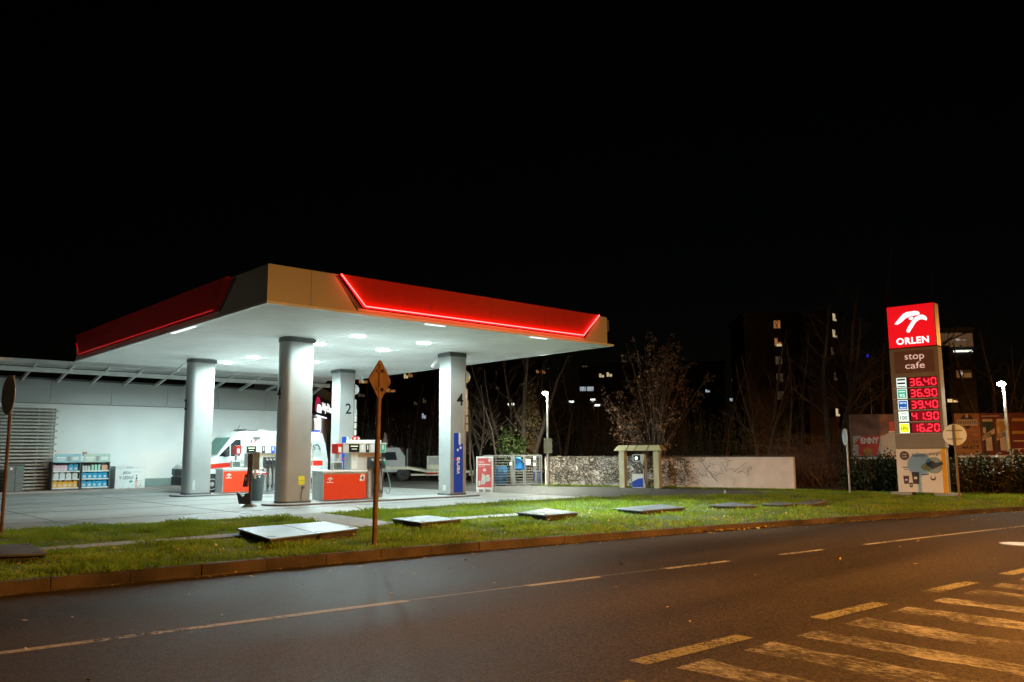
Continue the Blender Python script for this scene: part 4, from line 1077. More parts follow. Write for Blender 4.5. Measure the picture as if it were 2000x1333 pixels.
b = MB(); b.box(1.45, 2.9, .105, .119, .92, 1.34); b.build('box_panel', 'grey', trk)
b = MB(); b.box(1.3, 2.0, -.02, .0, .38, .50); b.build('tail_light', 'tail', trk)
for wx in (-1.5, .0, 3.4):
    fw = FR((wx, 0, .40), (1, 0, 0), (0, 0, 1), (0, -1, 0))
    b = MB(); b.lathe([(.2, -.3), (.38, -.3), (.40, -.25), (.40, -.02), (.37, .02), (.22, .02)], (0, 0, 0), 22, 0, fw); w_ = b.build('wheel', 'rubber', trk, smooth=True)
    b = MB(); b.lathe([(.21, -.02), (.21, .022), (.06, -.05), (.0, -.05)], (0, 0, 0), 18, 0, fw); b.build('rim', 'grey', w_)
    b = MB(); fw2 = FR((wx, 1.9, .40), (1, 0, 0), (0, 0, 1), (0, 1, 0)); b.lathe([(.2, -.3), (.38, -.3), (.40, -.25), (.40, -.02), (.37, .02), (.22, .02)], (0, 0, 0), 22, 0, fw2); b.build('wheel', 'rubber', trk, smooth=True)
b = MB(); b.box(-.8, -.6, .3, 1.5, 1.93, 2.02); b.build('beacon_bar', 'dgrey', trk)
# ------------------------------------------------------------------ price pylon
pl = G(1757, 967)
pex = Vector((math.cos(rad(-83.8)), math.sin(rad(-83.8)), 0)); pen = Vector((pex.y, -pex.x, 0))
if pen.dot(pl) > 0: pen = -pen
PW, PD = 1.60, .50
pyl = thing('price_pylon', 'tall illuminated price pylon with red ORLEN head and five red prices', 'price pylon', (pl.x, pl.y, 0))
f = FR((0, 0, 0), pex, (0, 0, 1), pen)
f0 = FR((0, 0, 0), pex, (0, 0, 1), pen)
M['pylon'] = pm('pylon_metal', (.27, .25, .23), .6, var=.06, spec=.25)
M['pylonside'] = pm('pylon_side', (.30, .24, .17), .45, var=.08)
M['cafe'] = pm('cafe_panel', (.21, .115, .115), .45, var=.06)
M['poster'] = pm('poster_paper', (.80, .74, .70), .5, var=.05, scale=1.2)
M['brown'] = pm('cup_brown', (.085, .045, .035), .5, var=.1)
M['posterblue'] = pm('poster_blue_grey', (.30, .36, .37), .5)
M['bread'] = pm('bread', (.55, .36, .10), .5, var=.3, scale=20)
M['bagdark'] = pm('bag_dark', (.045, .055, .065), .5, var=.3)
M['orange'] = pm('poster_orange', (.78, .38, .015), .45, var=.1)
b = MB(); b.box(-.02, PW + .02, 1.66, 5.26, -PD, 0, 0, f); b.build('casing', 'pylon', pyl, bevel=.015)
b = MB(); b.box(.02, PW - .02, .10, 1.655, -PD + .03, -.03, 0, f); b.build('lower_casing', 'pylonside', pyl)
b = MB(); b.box(-.30, .42, .0, .10, -PD, -.02, 0, f); b.box(PW - .45, PW + .3, .0, .10, -PD, -.02, 0, f); b.build('foot', 'grey', pyl, bevel=.01)
b = MB(); b.box(-.01, PW + .015, 5.27, 6.85, -PD - .02, .04, 0, f); hd = b.build('sign_head', em('sign_head_box', (.30, .002, .004), .10, (.16, .004, .004)), pyl, bevel=.03)
b = MB(); b.box(.015, PW - .01, 5.30, 6.82, .041, .055, 0, f); b.build('red_face', 'sign_red', hd)
b = MB(); eagle(b, f, .24, 5.66, 1.12, .056, .062, 0); b.text('ORLEN', f, PW / 2 + .02, 5.40, h=.25, w=1.10, d=.062, align='C', bold=.035, space=1.08); b.build('lettering', 'sign_white', hd)
b = MB(); b.box(.14, PW - .12, 4.36, 5.16, .001, .012, 0, f); cf = b.build('cafe_panel', 'cafe', pyl)
b = MB(); b.text('stop', f, .50, 4.77, h=.27, w=.66, d=.016, d0=.012); b.text('cafe', f, .50, 4.51, h=.235, w=.66, d=.016, d0=.012); b.build('lettering', 'cafe_text', cf)
SEG = {'0': 'abcdef', '1': 'bc', '2': 'abged', '3': 'abgcd', '4': 'fgbc', '5': 'afgcd', '6': 'afgecd', '7': 'abc', '8': 'abcdefg', '9': 'abcdfg'}
def digit(mb, ch, x, y, w, h, t, d, m):
    on = SEG[ch]; g = .006
    S = {'a': (x + t * .6, x + w - t * .6, y + h - t, y + h), 'd': (x + t * .6, x + w - t * .6, y, y + t), 'g': (x + t * .6, x + w - t * .6, y + h / 2 - t / 2, y + h / 2 + t / 2),
         'b': (x + w - t, x + w, y + h / 2 + g, y + h - t * .5), 'c': (x + w - t, x + w, y + t * .5, y + h / 2 - g), 'e': (x, x + t, y + t * .5, y + h / 2 - g), 'f': (x, x + t, y + h / 2 + g, y + h - t * .5)}
    for s in on:
        a, b_, c_, e = S[s]
        # shear a little like the display's digits, octagonal ends
        if a + t < b_ - 1e-6 and s in 'adg': P = [(a, (c_ + e) / 2), (a + t / 2, c_), (b_ - t / 2, c_), (b_, (c_ + e) / 2), (b_ - t / 2, e), (a + t / 2, e)]
        else: P = [((a + b_) / 2, c_), (b_, c_ + t / 2), (b_, e - t / 2), ((a + b_) / 2, e), (a, e - t / 2), (a, c_ + t / 2)]
        mb.prism(P, d, d + .006, m, f)
rows = [('36.40', 3.84, 4.20), ('36.90', 3.44, 3.80), ('39.40', 3.03, 3.39), ('41.90', 2.62, 2.98), ('16.20', 2.20, 2.56)]
for i, (txt, z0, z1) in enumerate(rows):
    b = MB(); b.box(.14, 1.52, z0, z1, .001, .010, 0, f); bd = b.build('price_board', em('price_board_dark', (.10, .0, .004), .10, (.02, .015, .015)), pyl)
    b = MB(); b.box(.59, 1.50, z0 + .02, z1 - .02, .0105, .012, 0, f); b.build('board_glow', 'digit_glow', bd)
    b = MB(); x = .60; wdt, h = .185, (z1 - z0) - .075
    for ch in txt:
        if ch == '.': b.box(x - .025, x + .022, z0 + .035, z0 + .085, .013, .019, 0, f); x += .025
        else: digit(b, ch, x, z0 + .035, wdt, h, .043, .013, 0); x += wdt + .045
    b.build('digits', 'digit', bd)
    b = MB(); b.box(.02, PW - .1, z0 - .028, z0 - .006, .001, .03, 0, f); b.build('divider', 'lgrey', pyl)
    mt = ('tag_white', 'tag_green', 'tag_blue', 'tag_white', 'tag_yellow')[i]
    b = MB(); b.box(.16, .50, z0 + .0, z1 - .0, .0105, .016, 0, f); tg = b.build('grade_tag', 'tag_white', pyl, bevel=.004)
    b = MB(); b.box(.185, .475, z0 + .028, z1 - .028, .0165, .019, 0, f)
    if i == 0: b = MB(); b.box(.195, .465, z1 - .10, z1 - .04, .0165, .019, 0, f); b.box(.195, .465, z0 + .13, z0 + .19, .0165, .019, 0, f); b.box(.195, .465, z0 + .03, z0 + .06, .0165, .019, 0, f)
    if i != 3: b.build('tag_face', ['black', 'tag_green', 'tag_blue', 'tag_white', 'tag_yellow'][i], tg)
    b = MB()
    if i == 1: b.text('95', f, .33, z0 + .05, h=.13, w=.19, d=.022, d0=.0195, bold=.02, align='C'); b.box(.22, .44, z1 - .12, z1 - .085, .0195, .022, 0, f); b.build('tag_text', 'tag_white', tg)
    if i == 2: b.text('verva', f, .33, z1 - .135, w=.23, h=.055, d=.022, d0=.0195, bold=.02, align='C'); b.text('diesel', f, .33, z0 + .06, w=.22, h=.06, d=.022, d0=.0195, bold=.02, align='C'); b.build('tag_text', 'tag_white', tg)
    if i == 3: b.text('100', f, .33, z0 + .06, h=.14, w=.24, d=.022, d0=.0195, bold=.01, align='C'); b.text('verva', f, .33, z1 - .11, w=.2, h=.05, d=.022, align='C'); b.build('tag_text', 'dgrey', tg)
    if i == 4: b.text('LPG', f, .33, z0 + .12, h=.10, w=.23, d=.022, d0=.0195, align='C', bold=.02); b.build('tag_text', 'dgrey', tg)
# poster
b = MB(); b.box(-.02, PW + .02, .11, 1.63, -.029, .012, 0, f); po = b.build('poster', 'poster', pyl)
b = MB(); b.box(PW - .13, PW + .02, .11, 1.63, .0125, .015, 0, f); b.build('poster_edge', 'orange', po)
b = MB(); b.lathe([(.16, .0125), (.16, .016)], (.26, 1.40, 0), 26, 0, f); bb_ = b.build('badge', 'brown', po)
b = MB(); b.text('stop', f, .26, 1.405, w=.16, h=.07, d=.019, d0=.017, align='C'); b.text('cafe', f, .26, 1.33, w=.16, h=.06, d=.019, align='C'); b.build('badge_text', 'poster', bb_)
b = MB(); b.text('Načerpejte', f, .52, 1.30, w=.54, h=.20, d=.017, shear=.3, rot=.07); b.text('energii!', f, 1.07, 1.36, w=.40, h=.17, d=.0175, shear=.3, rot=.07, bold=.015)
b.box(.16, .36, .97, 1.0, .0125, .016, 0, f); b.box(.21, .34, .90, .925, .0125, .016, 0, f); b.box(.80, 1.02, .72, .75, .0125, .016, 0, f); b.build('handwriting', 'ink', po)
b = MB(); b.lathe([(.29, .0125), (.29, .0145)], (1.22, 1.06, 0), 34, 0, f); b.build('poster_disc', 'posterblue', po)
b = MB(); b.prism([(.95, 1.12), (1.15, 1.22), (1.30, 1.14), (1.48, 1.20), (1.52, 1.10), (1.30, .98), (1.16, .92), (1.02, 1.02)], .0150, .018, 0, f); b.prism([(.78, 1.02), (.90, 1.12), (1.02, 1.04), (1.14, .96), (1.06, .86), (.88, .88), (.80, .95)], .0182, .021, 1, f); b.build('sandwich_print', ['bagdark', 'bread'], po)
b = MB()
for x0, y0, w0, h0 in ((.46, .40, .25, .42), (.17, .40, .20, .28), (.36, .28, .12, .16)):
    b.prism([(x0 + w0 * .12, y0), (x0 + w0 * .88, y0), (x0 + w0, y0 + h0), (x0, y0 + h0)], .0125, .017 + y0 * .002, 0, f); b.box(x0 - .01, x0 + w0 + .01, y0 + h0, y0 + h0 + .035, .0125, .019, 1, f); b.box(x0 + w0 * .3, x0 + w0 * .7, y0 + h0 * .4, y0 + h0 * .6, .0182, .021, 1, f)
b.build('cup_print', ['brown', 'poster'], po)
b = MB(); b.lathe([(.09, .0125), (.09, .016)], (1.16, .62, 0), 20, 0, f); b.lathe([(.06, .0165), (.06, .019)], (1.16, .65, 0), 20, 1, f); b.prism([(1.26, .66), (1.42, .70), (1.44, .62), (1.34, .59)], .0125, .015, 1, f); b.build('macaroon_print', ['brown', 'poster'], po)

# ------------------------------------------------------------------ billboards
def boardframe(px, py, dist, px2):
    a = atD(px, py, dist)
    d2 = ray(px2, py); d2 = Vector((d2.x, d2.y, 0)).normalized()
    ex = Vector((math.cos(rad(-50)), math.sin(rad(-50)), 0))
    # right end: intersection of the board's line with the second sight line
    det = ex.x * -d2.y + d2.x * ex.y
    t = (-a.x * -d2.y + d2.x * -a.y) / det
    en_ = Vector((ex.y, -ex.x, 0)); en_ = en_ if en_.dot(a) < 0 else -en_
    return a, ex, en_, t
M['boardbrown'] = pm('torn_paper', (.22, .11, .085), .8, var=.45, scale=2.2)
M['boardwhite'] = pm('board_white', (.48, .44, .43), .6, var=.08)
M['boardred'] = pm('board_red', (.62, .035, .012), .5, var=.15)
M['wood'] = pm('wood_print', (.30, .105, .028), .5, var=.4, scale=1.4)
M['beerred'] = pm('beer_red', (.13, .012, .008), .5, var=.2)
M['cream'] = pm('cream_print', (.55, .36, .22), .5, var=.15)
M['darkprint'] = pm('dark_print', (.035, .014, .010), .6)
M['darkgreen'] = pm('dark_green_print', (.020, .032, .014), .5, var=.3)
M['gold'] = pm('gold_print', (.42, .20, .03), .45, var=.2)
D1 = 40.0
a, bex, ben, W = boardframe(1663, 893, D1, 1778)
top = atD(1663, 810, D1).z; bot = a.z
bb1 = thing('billboard', 'torn brown billboard with a red arrow offer, behind the left of the price pylon', 'billboard', (a.x, a.y, 0))
f = FR((0, 0, 0), bex, (0, 0, 1), ben); H_ = top - bot
b = MB(); b.box(0, W, bot, top, -.10, 0, 0, f); b.build('board', 'boardbrown', bb1)
b = MB(); b.box(-.03, W + .03, bot - .10, bot - .003, -.12, .06, 0, f)
b.build('ledge', 'lgrey', bb1)
b = MB()
for x in (.1, W * .8): b = MB(); b.box(x, x + .1, 0, bot - .1, -.11, -.03, 0, f); b.build('support', 'lgrey', bb1)
pxm = W / 115.0
b = MB(); b.prism([(.06, bot + .06), (W - .02, bot + .06), (W - .02, bot + H_ * .58), (78 * pxm, bot + H_ * .58), (68 * pxm, bot + H_ * .5), (5 * pxm, bot + H_ * .49)], .001, .006, 0, f); b.build('paper', 'boardwhite', bb1)
b = MB(); b.prism([(16 * pxm, bot + .07), (51 * pxm, bot + .07), (60 * pxm, bot + H_ * .50), (23 * pxm, bot + H_ * .50), (8 * pxm, bot + H_ * .32), (17 * pxm, bot + H_ * .25), (14 * pxm, bot + H_ * .12)], .0065, .010, 0, f)
b.box(78 * pxm, W - .03, bot + H_ * .60, bot + H_ * .82, .001, .006, 0, f); b.build('red_print', 'boardred', bb1)
b = MB(); b.text('ENNY', f, 20 * pxm, bot + H_ * .31, w=36 * pxm, h=.15 * H_, d=.014, d0=.0105, bold=.05); b.box(76 * pxm, W - .03, bot + H_ * .58, bot + H_ * .60, .007, .010, 0, f); b.build('lettering', pm('pale_print', (.80, .72, .70), .5), bb1)
b = MB(); P = [(33 * pxm + 9.5 * pxm * math.cos(k), bot + .08 + 11 * pxm * math.sin(k) * 1.35) for k in np.linspace(0, PI, 14)]; b.prism(P, .0105, .014, 0, f); b.build('round_print', 'gold', bb1)

a, bex, ben, W = boardframe(1869, 890, 41.5, 2110)
top = atD(1869, 808, 41.5).z; bot = a.z
bb2 = thing('billboard', 'wide beer billboard in wood brown and dark red behind the right street lamp', 'billboard', (a.x, a.y, 0))
f = FR((0, 0, 0), bex, (0, 0, 1), ben); H_ = top - bot
pxm = W / 241.0
b = MB(); b.box(0, W, bot, top, -.10, 0, 0, f); b.build('board', 'beerred', bb2)
b = MB(); b.box(-.03, W + .03, bot - .09, bot - .003, -.12, .06, 0, f); b.build('ledge', 'lgrey', bb2)
b = MB()
for x in (.15, 107 * pxm, 200 * pxm): b = MB(); b.box(x, x + .09, 0, bot - .1, -.11, -.03, 0, f); b.build('support', 'lgrey', bb2)
b = MB(); b.box(.0, 50 * pxm, bot + .02, top, .001, .006, 0, f); wp = b.build('wood_panel', 'wood', bb2)
b = MB()
rr = random.Random(8)
for k in range(9):
    y0 = bot + H_ * (.05 + .9 * k / 9) + rr.uniform(-.03, .03); b.prism([(.02, y0), (20 * pxm, y0 + .02), (49 * pxm, y0 - .03), (49 * pxm, y0 - .015), (22 * pxm, y0 + .045), (.02, y0 + .02)], .0062, .007, 0, f)
b.build('grain', pm('wood_grain', (.20, .055, .012), .6), wp)
zc = bot + H_ * .79
b = MB(); b.box(5 * pxm, 46 * pxm, zc - .16, zc + .12, .0075, .012, 0, f)
b.prism([(11 * pxm, zc + .12), (20 * pxm, zc + .33), (31 * pxm, zc + .33), (40 * pxm, zc + .12)], .0075, .010, 1, f); b.prism([(19 * pxm, zc - .16), (32 * pxm, zc - .16), (28 * pxm, zc - .30), (23 * pxm, zc - .30)], .0075, .010, 1, f)
b.prism([(23 * pxm, zc + .20), (28 * pxm, zc + .20), (28 * pxm, zc + .36), (23 * pxm, zc + .36)], .0105, .013, 0, f)
for k in range(11): x = (7 + 3.5 * k) * pxm; b.box(x, x + 1.6 * pxm, zc - .11 + (k % 3) * .02, zc + .07, .0125, .015, 1, f)
b.build('banner_print', ['cream', 'darkprint'], wp)
b = MB(); b.text('PIVO JAK', f, 46 * pxm, bot + H_ * .26, w=38 * pxm, h=.085 * H_, d=.010, d0=.0075, align='R', bold=.015); b.text('MÁ BÝT', f, 44 * pxm, bot + H_ * .15, w=32 * pxm, h=.10 * H_, d=.010, align='R', bold=.03); b.build('lettering', 'darkprint', wp)
for cx, colr in ((66, 'darkgreen'), (94, 'gold')):
    b = MB(); w0 = 11.5 * pxm; x0 = cx * pxm
    b.box(x0 - w0, x0 + w0, bot + H_ * .42, bot + H_ * .80, .001, .005, 0, f); b.box(x0 - w0 * .85, x0 + w0 * .85, bot + H_ * .80, bot + H_ * .86, .001, .006, 1, f)
    b.box(x0 - w0, x0 + w0, bot + H_ * .10, bot + H_ * .42, .001, .005, 2, f); b.box(x0 - w0 * .55, x0 + w0 * .5, bot + H_ * .11, bot + H_ * .44, .0055, .007, 1, f)
    b.prism([(x0 - w0 * 1.1, bot + H_ * .34), (x0 + w0 * 1.1, bot + H_ * .52), (x0 + w0 * 1.1, bot + H_ * .64), (x0 - w0 * 1.1, bot + H_ * .46)], .0075, .010, 1, f)
    b.text('KOZEL', f, x0 - w0 * .85, bot + H_ * .38, w=w0 * 1.8, h=H_ * .085, d=.013, d0=.0105, m=3, rot=.44, bold=.03)
    b.box(x0 - w0 * .9, x0 - w0 * .4, bot + H_ * .52, bot + H_ * .66, .0055, .007, 1, f)
    b.build('can_print', [colr, 'cream', 'darkprint', 'darkprint'], bb2)
b = MB(); x0 = 127 * pxm
b.prism([(x0 - 14 * pxm, bot + H_ * .80), (x0 + 14 * pxm, bot + H_ * .80), (x0 + 11 * pxm, bot + H_ * .87), (x0 - 11 * pxm, bot + H_ * .87)], .001, .006, 0, f); b.box(x0 - 14 * pxm, x0 + 12 * pxm, bot + H_ * .50, bot + H_ * .57, .001, .006, 0, f)
b.box(x0 - 13 * pxm, x0 + 14 * pxm, bot + H_ * .32, bot + H_ * .35, .001, .006, 1, f); b.box(x0 - 12 * pxm, x0 + 14 * pxm, bot + H_ * .14, bot + H_ * .16, .001, .006, 1, f); b.box(55 * pxm, 90 * pxm, bot + H_ * .92, bot + H_ * .94, .001, .006, 1, f)
b.build('crate_print', ['gold', 'cream'], bb2)

# ------------------------------------------------------------------ road signs seen from behind
p = G(731, 1062)
dsn = thing('priority_sign', 'rusty brown diamond sign seen from behind on a tall post in the verge', 'road sign', p)
vx = ex = Vector((RGT.x, RGT.y, 0)).normalized(); tw = Matrix.Rotation(rad(67), 3, 'Z'); sx = tw @ ex; snn = Vector((sx.y, -sx.x, 0))
b = MB(); b.tube([(0, 0, -.03), Vector((0, 0, 3.22)) + ex * .05], .045, 12); b.build('post', 'rust', dsn, smooth=True)
zc = 2.93
f = FR(Vector((0, 0, zc)) + ex * .11, sx, (0, 0, 1), snn)
b = MB(); q = .36; P = []
for k in range(4):
    a = PI / 2 * k
    for da in (-.09, .09): P.append((q * math.cos(a + da), q * 1.02 * math.sin(a + da)))
b.prism(P, -.075, -.055, 0, f)
pn = b.build('sign_plate', 'rust', dsn, bevel=.006)
b = MB()
for z in (-.17, .17): b.box(-.14, .14, z - .02, z + .02, -.0545, -.034, 0, f)
b.box(-.05, .05, -.19, -.15, -.05, .045, 0, f); b.box(-.05, .05, .15, .19, -.05, .045, 0, f); b.build('clamp', 'rust', dsn)
p = G(2, 1045)
rsn = thing('round_sign', 'round brown sign seen edge on at the left edge of the photo', 'road sign', p)
b = MB(); b.tube([(0, 0, -.03), Vector((0, 0, 3.25))], .034, 12); b.build('post', 'rust', rsn, smooth=True)
tw = Matrix.Rotation(rad(-42), 3, 'Z'); s2 = tw @ ex; n2 = Vector((s2.y, -s2.x, 0))
b = MB(); b.lathe([(.40, 0), (.41, .012), (.40, .022)], (0, 0, 0), 32, 0, FR(Vector((0, 0, 2.84)) + n2 * .05, s2, (0, 0, 1), n2)); b.build('sign_plate', 'signback', rsn, smooth=True)
p = G(1874, 978)
dsc = thing('round_sign', 'round pale sign seen from behind on a brown post right of the pylon', 'road sign', p)
ht = 2.36; dx_ = Matrix.Rotation(rad(-38), 3, 'Z') @ ex; f = FR(Vector((0, 0, 2.07)), dx_, (0, 0, 1), Vector((dx_.y, -dx_.x, 0)))
b = MB(); b.tube([(0, 0, -.03), Vector((0, 0, 2.40))], .038, 12); b.build('post', pm('brown_post', (.20, .13, .07), .5, var=.2), dsc, smooth=True)
b = MB(); b.lathe([(.335, -.07), (.345, -.055), (.335, -.045)], (0, 0, 0), 40, 0, f); b.build('sign_plate', 'signgrey', dsc)
b = MB()
for z in (-.13, .14): b.box(-.22, .22, z - .012, z + .012, -.0445, -.03, 0, f)
b.build('clamp', 'dgrey', dsc)
p = G(1660, 965)
ms = thing('round_sign', 'round sign turned edge on with a grey post left of the torn billboard', 'road sign', p)
tw = Matrix.Rotation(rad(-96), 3, 'Z'); s2 = tw @ ex; n2 = Vector((s2.y, -s2.x, 0))
b = MB(); b.tube([(0, 0, -.03), Vector((0, 0, 2.38))], .033, 10); b.build('post', 'galv', ms, smooth=True)
b = MB(); b.lathe([(.31, 0), (.32, .01), (.31, .02)], (0, 0, 0), 32, 0, FR(Vector((0, 0, 2.10)) + n2 * .05, s2, (0, 0, 1), n2)); b.build('sign_plate', 'white', ms)

# ------------------------------------------------------------------ station lamps
def lamp_post(px, base, top, lab, arm, power, glow):
    p = G(*base)
    h = atD(top[0], top[1], math.hypot(p.x, p.y)).z
    t = thing('street_lamp', lab, 'street lamp', p, 0, 'lit lamp posts of the station')
    lean = ex * ((top[0] - base[0]) / FPX * p.length * .55)
    b = MB(); b.tube([(0, 0, -.03), (0, 0, 1.2), Vector((0, 0, h)) + lean * 0], [.075, .065, .045], 12); b.build('post', 'galv', t, smooth=True)
    b = MB(); b.tube([(0, 0, h * .35), (0, 0, h * .35 + .06)], .074, 12); b.tube([(0, 0, h * .62), (0, 0, h * .62 + .06)], .068, 12); b.build('collar', 'grey', t)
    hp = Vector((0, 0, h)) + arm
    b = MB(); b.tube([(0, 0, h - .02), Vector((0, 0, h + .04)) + arm * .4, hp + Vector((0, 0, .05))], [.045, .05, .09], 10)
    b.add([], [])
    hd = b.build('lamp_head', 'galv', t, smooth=True)
    b = MB(); b.lathe([(.09, -.08), (.145, -.03), (.13, .04), (.05, .07)], tuple(hp), 16); b.build('lens', 'lamp_street', hd, smooth=True)
    area_lamp('street_lamp_light', p + hp + Vector((0, 0, -.12)), .22, power, (.95, 1.0, .80))
    point_lamp('street_lamp_glow', p + hp * 1.0 + Vector((-.25, -.25, -.18)), .12, power * .12, (.95, 1.0, .82))
    return t, h
lt, lh = lamp_post(0, (1071, 950), (1067, 768), 'lit street lamp with slatted plate on its post beside the gas cage', -ex * .10, 820, 0)
b = MB()
zz = 1.55
for k in range(7): b.box(-.20, .20, zz + k * .10, zz + k * .10 + .085, -.11, -.08, 0, FR((0, 0, 0), ex, (0, 0, 1), Vector((ex.y, -ex.x, 0)) * -1))
b.box(-.17, .17, zz, zz + .7, -.079, -.07, 1, FR((0, 0, 0), ex, (0, 0, 1), Vector((ex.y, -ex.x, 0)) * -1)); b.build('slatted_plate', ['olive', 'dgrey'], lt)
lamp_post(0, (1978, 965), (1962, 750), 'lit street lamp in front of the beer billboard', ex * .02 + Vector((-.1, .05, 0)), 190, 0)

# ------------------------------------------------------------------ boundary wall, ivy, kiosk, cage, advertising stand
wang = math.atan2(wd.y, wd.x)
WL = (W1 - W0).length; WH = 1.34
fw = FR(W0, wd, (0, 0, 1), wn_)
b = MB(); b.box(-.3, WL, -.03, WH, -.28, 0, 0, fw); bw = tag(b.build('boundary_wall', 'stucco', bevel=.01), 'long low plastered boundary wall behind the service drive', 'wall')
b = MB(); b.box(-.3, WL + .02, WH + .001, WH + .05, -.31, .03, 0, fw); b.build('coping', pm('coping', (.10, .09, .08), .9, var=.3), bw)
iv = MB(); ri = random.Random(31); lv = MB()
for k in range(1500):
    dens = ri.random()
    x = ri.uniform(0.0, WL * .97) if dens < .5 else ri.uniform(0, WL * .62)
    if x > WL * .55 and ri.random() < (x / WL - .55) * 3.0: continue
    y = ri.uniform(.0, WH)
    a = PI / 2 + ri.choice((-1, 1, 1)) * ri.uniform(.5, 1.35); n_ = ri.randint(3, 7); P = [(x, y)]
    for i in range(n_):
        a += ri.gauss(0, .35); x += math.cos(a) * .085; y += math.sin(a) * .075
        if y > WH + .06 or y < 0 or x < -.2 or x > WL: break
        P.append((x, y))
    if len(P) < 2: continue
    r0 = ri.uniform(.005, .015) * (1 if x < WL * .6 else .6)
    iv.tube([pt(fw, q[0], q[1], .012) for q in P], [r0 * (1 - .6 * i / len(P)) for i in range(len(P))], 3, 0, False)
    if ri.random() < .5 and P[0][0] < WL * .62:
        c = P[-1]; s = ri.uniform(.02, .05); z = ri.uniform(.02, .06)
        q = [pt(fw, c[0] - s, c[1], z), pt(fw, c[0], c[1] - s, z + ri.uniform(0, .04)), pt(fw, c[0] + s, c[1], z), pt(fw, c[0], c[1] + s, z)]
        lv.quad(q)
for x, y in ((WL * .60, .05), (WL * .45, .02), (WL * .2, .02), (WL * .72, .3)):
    P = [(x, y)]
    for i in range(9): x -= .09 + .05 * math.sin(i * 2.0 + y); y += .11; P.append((x, min(y, WH)))
    iv.tube([pt(fw, q[0], q[1], .016) for q in P], [(.022 - .0015 * i) * (1 if x < WL * .5 else .6) for i in range(len(P))], 5, 0, False)
ivt = thing('climbing_plant', 'leafless climber spreading dark stems over the boundary wall', 'climber', (0, 0, 0))
iv.build('stems', 'ivystem', ivt); lv.build('leaves', 'leafivy', ivt)

kp_ = G(1210, 953); k2 = G(1288, 954.5)
kex = (k2 - kp_).normalized(); KWD = (k2 - kp_).length; ken = Vector((kex.y, -kex.x, 0)); ken = ken if ken.dot(kp_) < 0 else -ken
ks = thing('fuel_kiosk_canopy', 'small cream portal with a hipped sheet roof in front of the boundary wall', 'shelter', kp_)
f = FR((0, 0, 0), kex, (0, 0, 1), ken)
b = MB(); b.box(0, .25, 0, 1.66, -.34, 0, 0, f); b.build('pillar', 'kiosk', ks, bevel=.01)
b = MB(); b.box(KWD - .25, KWD, 0, 1.66, -.34, 0, 0, f); b.build('pillar', 'kiosk', ks, bevel=.01)
b = MB(); z0, z1 = 1.64, 1.88
o_ = [(-.2, .14), (KWD + .2, .14), (KWD + .2, -.56), (-.2, -.56)]; i_ = [(-.03, .0), (KWD + .03, .0), (KWD + .03, -.42), (-.03, -.42)]
b.add([pt(f, x, z0, d) for x, d in o_] + [pt(f, x, z1, d) for x, d in i_], [(0, 1, 5, 4), (1, 2, 6, 5), (2, 3, 7, 6), (3, 0, 4, 7), (4, 5, 6, 7), (3, 2, 1, 0)])
b.build('roof', pm('kiosk_roof', (.50, .48, .28), .5, var=.08), ks)
b = MB()
for x in (.38, KWD * .42, KWD * .72): 
    b.tube([pt(f, x, z0 + .01, .145), pt(f, x + .12, z1 + .005, .005)], .014, 5)
b.build('roof_seam', 'dgrey', ks)
lp_ = kp_ + kex * (KWD * .30) - ken * .12
ld = thing('gas_dispenser', 'narrow white gas dispenser with blue base inside the cream portal', 'fuel dispenser', lp_)
b = MB(); b.box(0, .52, .0, .62, -.28, 0, 0, f); q = b.build('cabinet', 'white', ld, bevel=.01)
b = MB(); b.prism([(.005, .03), (.515, .03), (.515, .43), (.30, .41), (.005, .27)], .001, .006, 0, f); b.build('blue_wave', 'blue', q)
b = MB(); b.box(.05, .60, 1.16, 1.48, -.26, .02, 0, f); hh = b.build('head', 'lgrey', ld, bevel=.012)
b = MB(); b.box(.10, .42, 1.20, 1.44, .021, .03, 0, f); sc = b.build('screen', 'glassdark', hh)
b = MB(); b.lathe([(.075, .031), (.075, .036)], (.24, 1.31, 0), 18, 0, f); b.build('screen_glow', em('gas_screen', (.9, 1, .95), .9), sc)
b = MB(); b.box(.52, .62, .0, 1.16, -.26, -.02, 0, f); b.build('hose_column', 'lgrey', ld)
b = MB(); b.tube([pt(f, .58, 1.2, .01), pt(f, .60, .8, .04), pt(f, .64, .25, .06), pt(f, .74, .10, .08), pt(f, .84, .12, .08), pt(f, .84, .3, .06)], .017, 6); b.box(.53, .60, .84, .98, -.019, .03, 0, f); b.build('hose', 'black', ld)

cp = G(944, 950); cq = G(1058, 949)
cex = (cq - cp).normalized(); CW_ = (cq - cp).length; cen = Vector((cex.y, -cex.x, 0)); cen = cen if cen.dot(cp) < 0 else -cen
M['cagegrey'] = pm('cage_grey', (.20, .205, .20), .5, var=.15)
cg = thing('gas_cage', 'grey barred steel cage with white notices beside the boundary wall', 'cage', cp)
f = FR((0, 0, 0), cex, (0, 0, 1), cen); CH = 1.44
b = MB()
for d in (0, -.95):
    for x in (0, CW_ * .50, CW_ * .535, CW_ * .72, CW_ * .905, CW_): b.box(x - .03, x + .03, 0, CH, d - .04, d, 0, f)
    b.box(0, CW_, CH - .035, CH + .03, d - .042, d + .002, 0, f); b.box(0, CW_, .06, .10, d - .035, d - .005, 0, f)
for x in (0, CW_): b.box(x - .02, x + .02, CH - .03, CH + .025, -.94, -.043, 0, f)
b.build('frame', 'cagegrey', cg)
b = MB()
